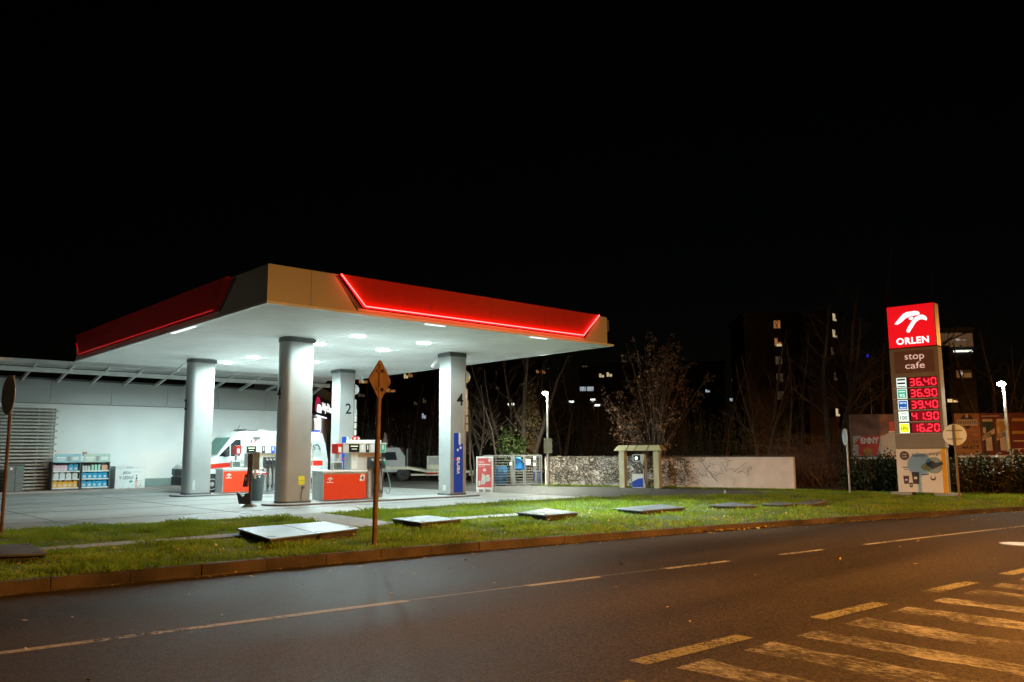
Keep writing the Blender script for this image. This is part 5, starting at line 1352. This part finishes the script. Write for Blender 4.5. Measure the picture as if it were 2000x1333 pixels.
for k in range(1, 11):
    z = .06 + k * .128
    b.box(.03, CW_ * .50 - .03, z, z + .022, -.03, -.012, 0, f)
    if z < .66: b.box(CW_ * .535 + .03, CW_ * .72 - .03, z, z + .022, -.03, -.012, 0, f)
    b.box(CW_ * .72 + .03, CW_ - .03, z, z + .022, -.03, -.012, 0, f)
    b.box(.03, CW_ - .03, z, z + .02, -.97, -.955, 0, f)
b.box(CW_ * .535, CW_ * .72, .68, .74, -.034, .0, 0, f)
b.build('bars', 'cagegrey', cg)
b = MB(); b.box(CW_ * .73, CW_ * .81, 1.0, 1.28, .002, .012, 0, f); b.box(CW_ * .86, CW_ * .90, 1.26, 1.40, .002, .012, 0, f); b.box(CW_ * .86, CW_ * .90, .94, 1.08, .002, .012, 0, f); b.box(CW_ * .45, CW_ * .49, .98, 1.12, .002, .012, 0, f); b.build('notice', 'white', cg)
q = cp + cex * (CW_ * .63) - cen * .3
b = MB(); b.prism([(-.36, .76), (.40, .76), (.26, .98), (.02, 1.36), (-.22, 1.38), (-.34, 1.05)], -.25, .22, 0, f)
M['tarp'] = pm('blue_tarp', (.02, .20, .52), .4, var=.35, scale=5)
o = tag(b.build('blue_tarp', 'tarp', bevel=.06), 'crumpled bright blue tarpaulin hung in the open cage window', 'tarpaulin'); o.location = q
q = cp + cex * (CW_ * .32) - cen * .5
b = MB(); b.lathe([(.27, .02), (.29, .05), (.29, .30), (.305, .32), (.29, .34), (.29, .62), (.305, .64), (.29, .66), (.28, .90), (.2, .93)], (0, 0, 0), 20)
o = tag(b.build('blue_barrel', pm('barrel_blue', (.015, .10, .22), .4, var=.2), smooth=True), 'dark blue barrel behind the bars of the cage', 'barrel'); o.location = q
q = cp + cex * (CW_ * .955) - cen * .3
b = MB(); b.box(-.2, .12, .12, .62, -.4, .2, 0, f); b.box(-.22, .14, .621, .68, -.42, .22, 0, f)
o = tag(b.build('blue_crate', pm('crate_blue', (.10, .15, .34), .5, var=.2), bevel=.02), 'grey blue plastic crate in the right corner of the cage', 'crate'); o.location = q

ap, aq = G(930, 962), G(958, 966)
aex = Vector((math.cos(rad(-62)), math.sin(rad(-62)), 0)); aen = Vector((aex.y, -aex.x, 0)); aen = aen if aen.dot(ap) < 0 else -aen
ad = thing('advertising_stand', 'white framed red poster stand on three feet beside the right column', 'poster stand', ap)
AW = .74; f = FR((0, 0, 0), aex, (0, .0, 1), aen)
b = MB(); b.box(0, AW, .12, 1.44, -.06, 0, 0, f); b.build('frame', 'white', ad, bevel=.01)
b = MB(); b.box(.06, AW - .06, .20, 1.37, .001, .005, 0, f); po = b.build('poster', pm('poster_red', (.60, .10, .10), .4, var=.12, scale=2), ad)
b = MB(); b.text('Hot', f, .10, 1.18, h=.08, w=.26, d=.008, bold=.03); b.box(.10, .62, 1.09, 1.14, .0055, .008, 0, f); b.box(AW - .2, AW - .08, 1.22, 1.35, .0055, .008, 0, f); b.box(.1, .4, 1.03, 1.045, .0055, .008, 0, f)
b.prism([(.30, .86), (.42, .84), (.44, .94), (.32, .96)], .0055, .008, 0, f); b.prism([(.20, .30), (.28, .34), (.36, .66), (.28, .78)], .0055, .008, 1, f); b.prism([(.30, .30), (.40, .36), (.42, .62), (.36, .74)], .0055, .008, 1, f); b.prism([(.42, .42), (.60, .46), (.62, .60), (.44, .60)], .0055, .008, 1, f); b.prism([(.09, .26), (.18, .28), (.19, .46), (.10, .46)], .0055, .008, 1, f); b.prism([(.42, .61), (.58, .62), (.58, .70), (.44, .70)], .0055, .008, 0, f)
b.build('print', [pm('print_pale', (.72, .60, .58), .5), pm('print_mint', (.55, .62, .58), .5)], po)
b = MB()
for x in (.06, AW / 2, AW - .06): b.box(x - .03, x + .03, 0, .12, -.10, .04, 0, f)
b.build('foot', 'white', ad)
p = G(1416, 964)
b = MB(); b.lathe([(.03, 0), (.042, .11)], (p.x, p.y, 0), 12); tag(b.build('litter', 'tag_paper', bevel=.02), 'small pale paper cup left on the service drive', 'litter')
p = G(748, 936)
fl = thing('feather_flag', 'pale curved feather flag standing behind the rusty sign post', 'flag', p)
pz = atD(748, 845, math.hypot(p.x, p.y)).z
b = MB(); b.tube([(0, 0, 0), (0, 0, pz * .8), Vector((0, 0, pz)) + ex * .1], .02, 6); b.build('pole', 'galv', fl)
b = MB(); b.prism([(.03, pz * .45), (.24, pz * .5), (.26, pz * .82), (.18, pz * .96), (.08, pz), (.03, pz * .98)], -.004, .004, 0, FR((0, 0, 0), ex, (0, 0, 1), ey)); b.build('cloth', pm('flag_cloth', (.45, .30, .27), .7, var=.5, scale=4), fl)
# ------------------------------------------------------------------ trees
def bare_tree(seed, h, r0, spread, forks=1, twigs=1.0, lean=0.0):
    rn = random.Random(seed); T = MB(); C = MB()
    def limb(p, d, L, r, depth, mb):
        n = 5 if depth < 2 else 4; pts = [p]; rs_ = [r]; q = p.copy(); dd = d.copy()
        for i in range(n):
            dd = (dd + Vector((rn.gauss(0, .10), rn.gauss(0, .10), rn.gauss(.03, .06)))).normalized()
            q = q + dd * (L / n); pts.append(q.copy()); rs_.append(max(.004, r * (1 - .75 * (i + 1) / n)))
        mb.tube(pts, rs_, 7 if depth == 0 else (4 if depth == 1 else 3), 0, False)
        return pts, rs_, dd
    stems = []
    for k in range(forks):
        a = rn.uniform(0, 6.28); d = Vector((math.cos(a) * .10 * (forks > 1) + lean, math.sin(a) * .10 * (forks > 1), 1)).normalized()
        hh = h * rn.uniform(.8, 1.0) if k else h
        pts, rs_, dd = limb(Vector((math.cos(a) * .1 * (forks > 1), math.sin(a) * .1 * (forks > 1), -.05)), d, hh, r0 * (1 if not k else .8), 0, T)
        n_b = int(13 * twigs)
        for i in range(n_b):
            t_ = rn.uniform(.28, .98); j = min(len(pts) - 2, int(t_ * (len(pts) - 1))); fr_ = t_ * (len(pts) - 1) - j
            q = pts[j].lerp(pts[j + 1], fr_); a = rn.uniform(0, 6.28); up = rn.uniform(.5, 1.3)
            d1 = Vector((math.cos(a), math.sin(a), up)).normalized(); L1 = spread * (1.15 - t_) * rn.uniform(.6, 1.3) + .5
            rb = max(.012, r0 * .42 * (1.1 - t_))
            p1, r1, _ = limb(q, d1, L1, rb, 1, T if rb > .03 else C)
            for m_ in range(int(5 * twigs)):
                j2 = rn.randint(1, len(p1) - 2); a2 = rn.uniform(0, 6.28)
                d2 = (d1 + Vector((math.cos(a2), math.sin(a2), rn.uniform(-.1, .8))) * .75).normalized()
                p2, r2, _ = limb(p1[j2], d2, L1 * rn.uniform(.3, .6), max(.006, rb * .4), 2, C)
                for w_ in range(2):
                    a3 = rn.uniform(0, 6.28); d3 = (d2 + Vector((math.cos(a3), math.sin(a3), .3)) * .7).normalized()
                    limb(p2[rn.randint(1, len(p2) - 2)], d3, L1 * rn.uniform(.15, .3), .005, 3, C)
    return T, C
protos = []
for s, h, r0, sp_r, fk, tw_ in ((1, 9.5, .13, 2.4, 1, 1.0), (2, 10.5, .11, 1.9, 1, .9), (3, 8.0, .15, 2.8, 2, .9), (4, 11.0, .09, 1.3, 1, .8), (5, 9.0, .12, 3.2, 3, .8)):
    T, C = bare_tree(s, h, r0, sp_r, fk, tw_)
    a, b = T.build('trunk', 'bark', smooth=True), C.build('crown', 'twig')
    protos.append((a.data, b.data, h)); bpy.data.objects.remove(a); bpy.data.objects.remove(b)
KINDS_T = ('bare tree with a straight trunk and ascending limbs', 'slim bare tree with fine drooping twigs', 'forked bare tree with two rising stems', 'thin bare pole like tree', 'many stemmed bare tree spreading wide')
def bare(px, dist, proto, topy, where, rz):
    p = atD(px, 900, dist); p.z = 0
    hz = atD(px, topy, dist).z
    s = hz / protos[proto][2]
    t = thing('bare_tree', '%s %s' % (KINDS_T[proto], where), 'tree', p, rz, 'leafless trees beyond the boundary wall')
    t.scale = (s, s, s)
    for nm, d in (('trunk', protos[proto][0]), ('crown', protos[proto][1])):
        o = bpy.data.objects.new(nm, d); COL.objects.link(o); o.parent = t
TR = [(700, 62, 1, 735, 'behind the far right column'), (762, 58, 3, 740, 'just right of the rusty diamond sign'), (800, 60, 0, 735, 'above the recovery truck cab'), (836, 56, 1, 730, 'left of the near right column'),
 (926, 44, 4, 742, 'right beside the near right column'), (948, 47, 0, 700, 'over the red poster stand'), (968, 43, 3, 690, 'over the left half of the gas cage'), (985, 46, 2, 700, 'above the middle of the gas cage'), (1006, 50, 0, 672, 'left of the ivy covered trunk'), (1050, 52, 1, 690, 'just left of the slatted lamp post'),
 (1098, 55, 2, 720, 'right of the slatted lamp post'), (1120, 60, 3, 745, 'between lamp post and cream portal'), (1136, 58, 3, 740, 'a little left of the cream portal'), (1418, 46, 3, 675, 'standing alone above the middle of the wall'), (1486, 44, 4, 690, 'left of the pale wall end'), (1500, 45, 0, 640, 'behind the pale wall end'), (1517, 47, 3, 700, 'close to the right end of the wall'), (1538, 44, 1, 655, 'just before the wall corner'),
 (1560, 46, 0, 620, 'right at the wall corner'), (1580, 50, 3, 600, 'over the bramble thicket'), (1634, 43, 2, 590, 'leaning left of the edge on sign'), (1650, 45, 0, 560, 'behind the edge on sign'), (1668, 52, 1, 590, 'over the left end of the torn billboard'), (1692, 55, 4, 570, 'over the middle of the torn billboard'), (1725, 54, 0, 540, 'left of the red pylon head'), (1765, 58, 2, 470, 'rising behind the pylon'),
 (1895, 56, 1, 660, 'over the wooden part of the beer billboard'), (1936, 52, 2, 640, 'left of the right street lamp'), (1988, 55, 4, 670, 'right of the right street lamp')]
rt = random.Random(77)
for px, dist, pr, ty, wh_ in TR: bare(px, dist, pr, ty, wh_, rt.uniform(0, 6.28))

# ivy covered trunk
def leafcloud(mb, n, gen, smin, smax, r, m=0):
    for _ in range(n):
        c = gen(r); s = r.uniform(smin, smax)
        nrm = Vector((r.gauss(0, 1), r.gauss(0, 1), r.gauss(0.3, 1))).normalized()
        a = nrm.orthogonal().normalized(); b_ = nrm.cross(a); an = r.uniform(0, 6.28)
        u_ = a * math.cos(an) + b_ * math.sin(an); w_ = nrm.cross(u_)
        mb.add([c - u_ * s, c - w_ * s * .5, c + u_ * s, c + w_ * s * .5], [(0, 1, 2), (0, 2, 3)], m)
p = atD(1034, 900, 45.5); p.z = 0
it = thing('ivy_tree', 'thick trunk wrapped in brown ivy behind the gas cage', 'tree', p)
T, C = bare_tree(9, 8.2, .2, 1.8, 2, .6); T.build('trunk', 'bark', it, smooth=True); C.build('crown', 'twig', it)
lv = MB(); r = random.Random(3)
def gi(r):
    z = r.uniform(.4, 4.4) if r.random() < .8 else r.uniform(3, 5.4); a = r.uniform(0, 6.28); R_ = .42 + .16 * math.sin(z * 2.3) + r.gauss(0, .09); 
    return Vector((math.cos(a) * R_ + .12 * math.sin(z * 3), math.sin(a) * R_, z))
leafcloud(lv, 2600, gi, .05, .10, r); lv.build('ivy_leaves', 'leafivy', it)
# green shrub beside the cage
p = atD(998, 905, 44.0); p.z = 0
gs = thing('evergreen_shrub', 'green leafy shrub rising just above the gas cage', 'shrub', p)
lv = MB(); r = random.Random(5); stm = MB()
for k in range(9):
    a = r.uniform(0, 6.28); tip = Vector((math.cos(a) * r.uniform(.3, 1.4), math.sin(a) * .5, r.uniform(1.6, 2.6)))
    stm.tube([(0, 0, 0), tip * .5 + Vector((0, 0, .3)), tip], [.04, .025, .008], 4)
    for _ in range(120):
        t_ = r.uniform(.35, 1.05); leafcloud(lv, 1, lambda r: tip * t_ + Vector((r.gauss(0, .16), r.gauss(0, .16), r.gauss(.1, .14))), .06, .13, r)
stm.build('stems', 'bark', gs); lv.build('leaves', pm('shrub_leaf', (.06, .09, .02), .5, var=.4, scale=3), gs)

# leafy bush tree behind the kiosk
p = atD(1280, 900, 42.5); p.z = 0
bt = thing('autumn_tree', 'broad tree with sparse reddish autumn leaves behind the cream portal', 'tree', p)
T = MB(); lv = MB(); r = random.Random(14); C = MB()
TH = atD(1290, 655, 42.5).z
for k in range(32):
    a = r.uniform(0, 6.28); rad_ = abs(r.gauss(0, .55)); zt_ = r.uniform(.35, 1.0)
    halfw = 3.2 * math.sin(PI * min(1, max(.05, (1 - zt_ * .93)))) ** .7 if zt_ > .4 else 3.1
    tip = Vector((math.cos(a) * halfw * r.uniform(.55, 1.05), math.sin(a) * halfw * r.uniform(.5, 1), TH * zt_))
    if k < 5: tip = Vector((r.gauss(0, .5), r.gauss(0, .5), TH * r.uniform(.88, 1.02)))
    P = [Vector((r.gauss(0, .08), r.gauss(0, .08), -.05)), Vector((tip.x * .22, tip.y * .22, tip.z * .38)), Vector((tip.x * .6, tip.y * .6, tip.z * .72)), tip]
    T.tube(P, [.07, .05, .03, .008], 5, 0, False)
    for _ in range(14):
        t_ = r.uniform(.35, 1.0); j = min(2, int(t_ * 3)); c0 = P[j].lerp(P[j + 1], t_ * 3 - j)
        d_ = Vector((r.gauss(0, 1), r.gauss(0, 1), r.gauss(.35, .7))).normalized(); L_ = r.uniform(.35, 1.0); e_ = c0 + d_ * L_
        C.tube([c0, c0.lerp(e_, .5) + Vector((0, 0, .04)), e_], [.010, .007, .003], 3, 0, False)
        if r.random() < .8:
            for _ in range(r.randint(6, 18)):
                q = r.random(); leafcloud(lv, 1, lambda r: c0.lerp(e_, .3 + .75 * q) + Vector((r.gauss(0, .07), r.gauss(0, .07), r.gauss(0, .07))), .045, .085, r)
T.build('trunk', 'bark', bt, smooth=True); C.build('twigs', 'twig', bt); lv.build('crown', 'leafred', bt)

# bramble thicket right of the wall
th = MB(); r = random.Random(6)
a0, a1 = atD(1562, 900, 39.5), atD(1648, 900, 37.5)
for k in range(620):
    t_ = r.random(); c = a0.lerp(a1, t_); c = Vector((c.x + r.uniform(0, 3.0), c.y + r.uniform(0, 2.2), 0)); h = r.uniform(.8, 3.4) * (1.15 - .5 * abs(t_ - .45))
    d = Vector((r.gauss(0, .35), r.gauss(0, .35), 1)); P = [c]
    for i in range(4): d = d + Vector((r.gauss(0, .22), r.gauss(0, .22), -.16 * i)); P.append(P[-1] + d.normalized() * h / 4)
    th.tube(P, [.016, .013, .010, .007, .004], 3, 0, False)
tag(th.build('bramble_thicket', 'thicket'), 'tangled reddish bramble thicket right of the boundary wall', 'brambles', kind='stuff')

# evergreen shrubs under the billboards
def hedge_bush(px, py, w, h, lab, seed, mt):
    p = G(px, py); t = thing('hedge_shrub', lab, 'shrub', p, 0, 'evergreen shrubs under the billboards')
    r = random.Random(seed); st_ = MB(); lv = MB()
    for k in range(26):
        a = r.uniform(0, 6.28); q = r.uniform(.2, 1)
        tip = Vector((0, 0, 0)) + ex * (math.cos(a) * w * .5 * q) + ey * (math.sin(a) * .55 * q) + Vector((0, 0, h * r.uniform(.45, 1.05) * (1.05 - .35 * q)))
        st_.tube([Vector((0, 0, 0)) + tip * .08, tip * .55, tip], [.018, .012, .004], 3, 0, False)
        def gg(r):
            t_ = r.uniform(.1, 1.05); return Vector((tip.x * t_ + r.gauss(0, .13), tip.y * t_ + r.gauss(0, .13), max(.03, tip.z * t_ + r.gauss(0, .12))))
        leafcloud(lv, 75, gg, .045, .10, r)
    st_.build('stems', 'bark', t); lv.build('leaves', mt, t)
HB = [(1676, 958.5, 1.5, 1.3, 'dark twiggy shrub under the left end of the torn billboard'), (1708, 960, 1.7, 1.5, 'broad dark shrub under the middle of the torn billboard'), (1742, 961, 1.4, 1.5, 'dark shrub pressed against the left side of the pylon'),
      (1876, 964, 1.2, 1.4, 'dark shrub between pylon and round pale sign'), (1899, 964.5, 1.5, 1.45, 'brownish shrub under the wooden billboard part'), (1926, 965, 1.5, 1.5, 'dark shrub under the two printed cans'), (1955, 965.5, 1.5, 1.4, 'brownish shrub just left of the right street lamp'), (1992, 966, 1.7, 1.5, 'green shrub right of the right street lamp')]
for i, (x, y, w, h, lab) in enumerate(HB): hedge_bush(x, y, w, h, lab, 40 + i, 'leafgreen' if i not in (4, 6) else 'hedgebrown') if 'hedgebrown' in M else (M.__setitem__('hedgebrown', pm('hedge_leaf_brown', (.05, .034, .015), .55, var=.5, scale=3)), hedge_bush(x, y, w, h, lab, 40 + i, 'leafgreen' if i not in (4, 6) else 'hedgebrown'))

# far undergrowth behind the drive: one mass of thin stems and leaves
wd_ = MB(); r = random.Random(19)
for k in range(900):
    px = r.uniform(640, 1560); dist = r.uniform(56, 70)
    c = atD(px, 900, dist); c.z = 0; h = r.uniform(1.5, 5.5); d = Vector((r.gauss(0, .12), r.gauss(0, .12), 1)).normalized()
    wd_.tube([c, c + d * h * .5 + Vector((r.gauss(0, .15), 0, 0)), c + d * h], [.03, .02, .006], 3, 0, False)
    leafcloud(wd_, 22, lambda r: c + d * h * r.uniform(.1, .95) + Vector((r.gauss(0, .45), r.gauss(0, .45), 0)), .05, .11, r)
tag(wd_.build('far_undergrowth', pm('undergrowth', (.06, .085, .085), .9, var=.4, scale=1)), 'dark mass of far undergrowth behind the service drive', 'undergrowth', kind='stuff')

# ------------------------------------------------------------------ apartment blocks
def block(px0, py_top, px1, dist, ang, depth, lab, floors, bays, lit, loc_h=None, name='apartment_block'):
    a = atD(px0, py_top, dist); ex_ = Vector((math.cos(ang), math.sin(ang), 0)); n_ = Vector((ex_.y, -ex_.x, 0)); n_ = n_ if n_.dot(a) < 0 else -n_
    d2 = ray(px1, 850); d2 = Vector((d2.x, d2.y, 0)).normalized(); det = ex_.x * -d2.y + d2.x * ex_.y
    L = (-a.x * -d2.y + d2.x * -a.y) / det
    t = thing(name, lab, 'building', (a.x, a.y, 0)); f = FR((0, 0, 0), ex_, (0, 0, 1), n_); H_ = a.z
    b = MB(); b.box(0, L, 0, H_, -depth, 0, 0, f); b.build('wall', 'concretefar', t)
    b = MB(); b.box(-.2, L + .2, H_ + .01, H_ + .5, -depth - .2, .2, 0, f); b.build('roof_edge', 'dgrey', t)
    return t, f, L, H_
def windows(t, f, L, H_, floors, bays, lit, x0=.06, x1=.94, ww=.45, hh=.45):
    fh = H_ / floors; bw_ = L * (x1 - x0) / bays
    protoF = {}
    for i in range(floors):
        for j in range(bays):
            cx = L * x0 + bw_ * (j + .5); cz = fh * (i + .55); k = lit.get((i, j))
            b = MB(); w_, h_ = bw_ * ww, fh * hh
            b.box(cx - w_ / 2, cx + w_ / 2, cz - h_ / 2, cz + h_ / 2, .002, .05, 0, f); o = b.build('window', 'glassdark' if not k else 'dgrey', t)
            if k: b = MB(); b.box(cx - w_ * .46, cx - w_ * .03, cz - h_ * .46, cz + h_ * .44, .0505, .06, 0, f); b.box(cx + w_ * .03, cx + w_ * .46, cz - h_ * (.46 if (i + j) % 2 else .1), cz + h_ * .44, .0505, .06, 0, f); b.build('pane', k, o)
# tall block right of centre: gable end plus its lit long side
G1 = 118.0
t, f, L, H_ = block(1452, 618, 1622, G1, rad(-48), 12, 'dark tall panel block with stacked lit stair windows behind the bare trees', 7, 1, {})
ys = [(632, 'win_orange'), (667, 'win_warm'), (703, 'win_dim'), (737, 'win_dim'), (772, 'win_dim')]
for yv, k in ys:
    c = atD(1523, yv, G1); q = (c - Vector((t.location.x, t.location.y, 0))); cx = L * .415; cz = c.z
    b = MB(); b.box(cx - .5, cx + .5, cz - .62, cz + .62, .002, .06, 0, f); o = b.build('window', 'dgrey', t)
    b = MB(); b.box(cx - .44, cx - .03, cz - .55, cz + .55, .0605, .07, 0, f); b.box(cx + .05, cx + .44, cz - .55, cz + (.55 if k != 'win_warm' else .0), .0605, .07, 0, f); b.build('pane', 'win_orange' if k == 'win_warm' else k, o)
    if k == 'win_warm': b = MB(); b.box(cx - .2, cx + .5, cz - .6, cz - .25, .0705, .08, 0, f); b.build('lamp_glow', 'win_warm', o)
t2, f2, L2, H2 = block(1622, 612, 1660, G1 - 6, rad(5), 3.5, 'dark flank of the panel block with three lit windows left of the pylon', 7, 2, {})
for px, yv, k, w_ in ((1628, 620, 'win_warm', 1.1), (1628, 652, 'win_warm', 1.1), (1634, 806, 'win_warm', 1.0), (1624, 686, 'win_dim', .8), (1630, 736, 'win_dim', .8)):
    r_ = ray(px, yv); o0 = Vector((0, 0, EYE)); C0 = Vector((t2.location.x, t2.location.y, 0)); tt = (C0 - o0).dot(f2[3]) / r_.dot(f2[3]); P = o0 + r_ * tt; cx = (P - C0).dot(f2[1]); cz = P.z
    b = MB(); b.box(cx - w_ * .55, cx + w_ * .9, cz - .55, cz + .55, .002, .08, 0, f2); o = b.build('window', 'dgrey', t2)
    b = MB(); b.box(cx - w_ * .45, cx + w_ * .3, cz - .48, cz + .48, .0805, .09, 0, f2); b.box(cx + w_ * .4, cx + w_ * .8, cz - .45, cz - .2, .0805, .09, 0, f2); b.build('pane', k, o)
# long block above the lamp post
t3, f3, L3, H3 = block(1135, 715, 1420, 128, rad(-46), 12, 'long dark apartment block with few lit windows above the slatted lamp', 6, 9, {})
def litwin(t, f, L, px, yv, w, h, k):
    r_ = ray(px, yv); o0 = Vector((0, 0, EYE)); C0 = Vector((t.location.x, t.location.y, 0)); tt = (C0 - o0).dot(f[3]) / r_.dot(f[3]); P = o0 + r_ * tt; cx = (P - C0).dot(f[1]); cz = P.z
    b = MB(); b.box(cx - w / 2, cx + w / 2, cz - h / 2, cz + h / 2, .002, .08, 0, f); o = b.build('window', 'dgrey', t)
    b = MB(); b.box(cx - w * .46, cx - w * .06, cz - h * .42, cz + h * .42, .0805, .09, 0, f); b.box(cx + w * .02, cx + w * .46, cz - h * .42, cz + h * (.1 if w < 2 else .42), .0805, .09, 0, f); b.build('pane', k, o)
for px, yv, w, h, k in ((1142, 715, .9, .5, 'win_dim'), (1218, 706, .5, .5, 'win_dim'), (1175, 734, .8, .7, 'win_warm'), (1190, 732, .9, .8, 'win_warm'), (1146, 760, 2.3, .8, 'win_cold'), (1158, 783, .5, .5, 'win_cold'), (1252, 762, .8, .5, 'win_dim'), (1382, 764, .7, .5, 'win_cold'), (1436, 743, 1.2, .5, 'win_orange'), (1434, 781, 1.5, .5, 'win_cold')): litwin(t3, f3, L3, px, yv, w, h, k)
b = MB()
for i in range(1, 6): b.box(0, L3, H3 * i / 6 - .12, H3 * i / 6 + .12, .001, .25, 0, f3)
b.build('balcony_slab', pm('slab_far', (.18, .14, .11), .9), t3)
t4, f4, L4, H4 = block(660, 705, 1060, 135, rad(-42), 12, 'far dark apartment block with small orange lit windows seen under the canopy', 6, 9, {})
for px, yv, w, h, k in ((710, 745, 1.6, .8, 'win_orange'), (706, 772, 1.2, .7, 'win_dim'), (763, 763, 1.6, .7, 'win_orange'), (793, 735, .7, .9, 'win_warm'), (802, 733, .7, .8, 'win_orange'), (812, 788, .6, .6, 'win_dim'), (829, 783, .6, .9, 'win_dim'), (828, 813, .7, 1.0, 'win_cold'), (1050, 726, .5, .6, 'win_orange'), (1062, 727, .5, .6, 'win_orange'), (1025, 752, .6, .6, 'win_orange'), (972, 758, .5, .4, 'win_dim')): litwin(t4, f4, L4, px, yv, w, h, k)
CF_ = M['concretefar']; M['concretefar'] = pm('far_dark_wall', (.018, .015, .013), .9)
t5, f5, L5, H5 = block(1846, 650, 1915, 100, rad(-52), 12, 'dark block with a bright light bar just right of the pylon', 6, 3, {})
for px, yv, w, h, k in ((1855, 663, 2.6, 1.6, 'win_dim'), (1876, 665, 2.6, 1.7, 'win_dim'), (1875, 664, 1.0, .25, 'win_cold'), (1882, 731, 1.6, .9, 'win_dim'), (1876, 729, .4, .5, 'win_cold'), (1861, 783, 1.2, .4, 'win_warm')): litwin(t5, f5, L5, px, yv, w, h, k)
r_ = ray(1880, 686.5); C0 = Vector((t5.location.x, t5.location.y, 0)); o0 = Vector((0, 0, EYE)); tt = (C0 - o0).dot(f5[3]) / r_.dot(f5[3]); P = o0 + r_ * tt; cx = (P - C0).dot(f5[1])
b = MB(); b.box(cx - .95, cx + .95, P.z - .1, P.z + .1, .1, .2, 0, f5); b.build('light_bar', em('light_bar', (.9, 1, .85), 1.1), t5)

# far street lamps
for px, py, dist, lab in ((1000, 790, 84, 'distant lit street lamp left of the slatted lamp'), (1117, 785, 92, 'distant lit street lamp right of the slatted lamp'), (1160, 781, 100, 'farther of two distant lit lamps above the wall'), (1168, 792, 96, 'nearer of two distant lit lamps above the wall')):
    a = atD(px, py, dist); t = thing('far_street_lamp', lab, 'street lamp', (a.x, a.y, 0), 0, 'distant lit street lamps')
    b = MB(); b.tube([(0, 0, 0), (0, 0, a.z - .1), Vector((0, 0, a.z)) - ex * .3], [.07, .05, .04], 6); b.build('post', 'dgrey', t)
    b = MB(); b.box(-.42, .22, -.10, .10, -.14, .14, 0, FR((0, 0, a.z), ex, (0, 0, 1), ey)); b.build('lamp_head', em('far_lens', (.92, 1, .9), 1.6), t, bevel=.05)
# small blue light on a mast
a = atD(1695, 698, 90); t = thing('warning_mast', 'thin mast with a tiny blue light left of the pylon', 'mast', (a.x, a.y, 0))
b = MB(); b.tube([(0, 0, 0), (0, 0, a.z)], .05, 6); b.build('mast_pole', 'dgrey', t)
b = MB(); b.lathe([(.10, 0), (.12, .15), (.05, .3)], (0, 0, a.z), 8); b.build('blue_light', em('blue_beacon', (.02, .02, .9), .6), t)

# sodium street lamps of the road, standing on the near side behind and beside the camera; the far one is added light
def sodium(u, v, h, power, lab):
    t = thing('sodium_lamp', lab, 'street lamp', (u, v, RZ), 0, 'orange sodium lamps along the near side of the road')
    b = MB(); b.tube([(0, 0, 0), (0, 0, h * .5), (0, 0, h - .3), (0, .5, h), (0, 1.6, h + .12)], [.10, .08, .06, .05, .045], 10); b.build('post', 'galv', t, smooth=True)
    b = MB(); b.box(-.14, .14, 1.5, 2.15, h + .08, h + .22); hd = b.build('lamp_head', 'grey', t, bevel=.04)
    b = MB(); b.box(-.11, .11, 1.6, 2.1, h + .04, h + .079); b.build('lens', 'lamp_sodium', hd)
    area_lamp('sodium_light', (u, v + 1.85, RZ + h - .02), .4, power, (1.0, .42, .08))
sodium(13.5, -5.5, 9.0, 9000, 'nearest orange road lamp behind the worn hatching')
sodium(33.0, -2.5, 9.0, 550, 'orange road lamp farther along the road')
q_ = atD(2750, 850, 80); sodium(q_.x, q_.y, 11.0, 24000, 'added orange lamp beyond the right edge that lights the far blocks')  # unseen lamp added to brighten the distant block walls
sodium(-14.0, -4.0, 9.0, 70, 'orange road lamp behind and left of the camera')
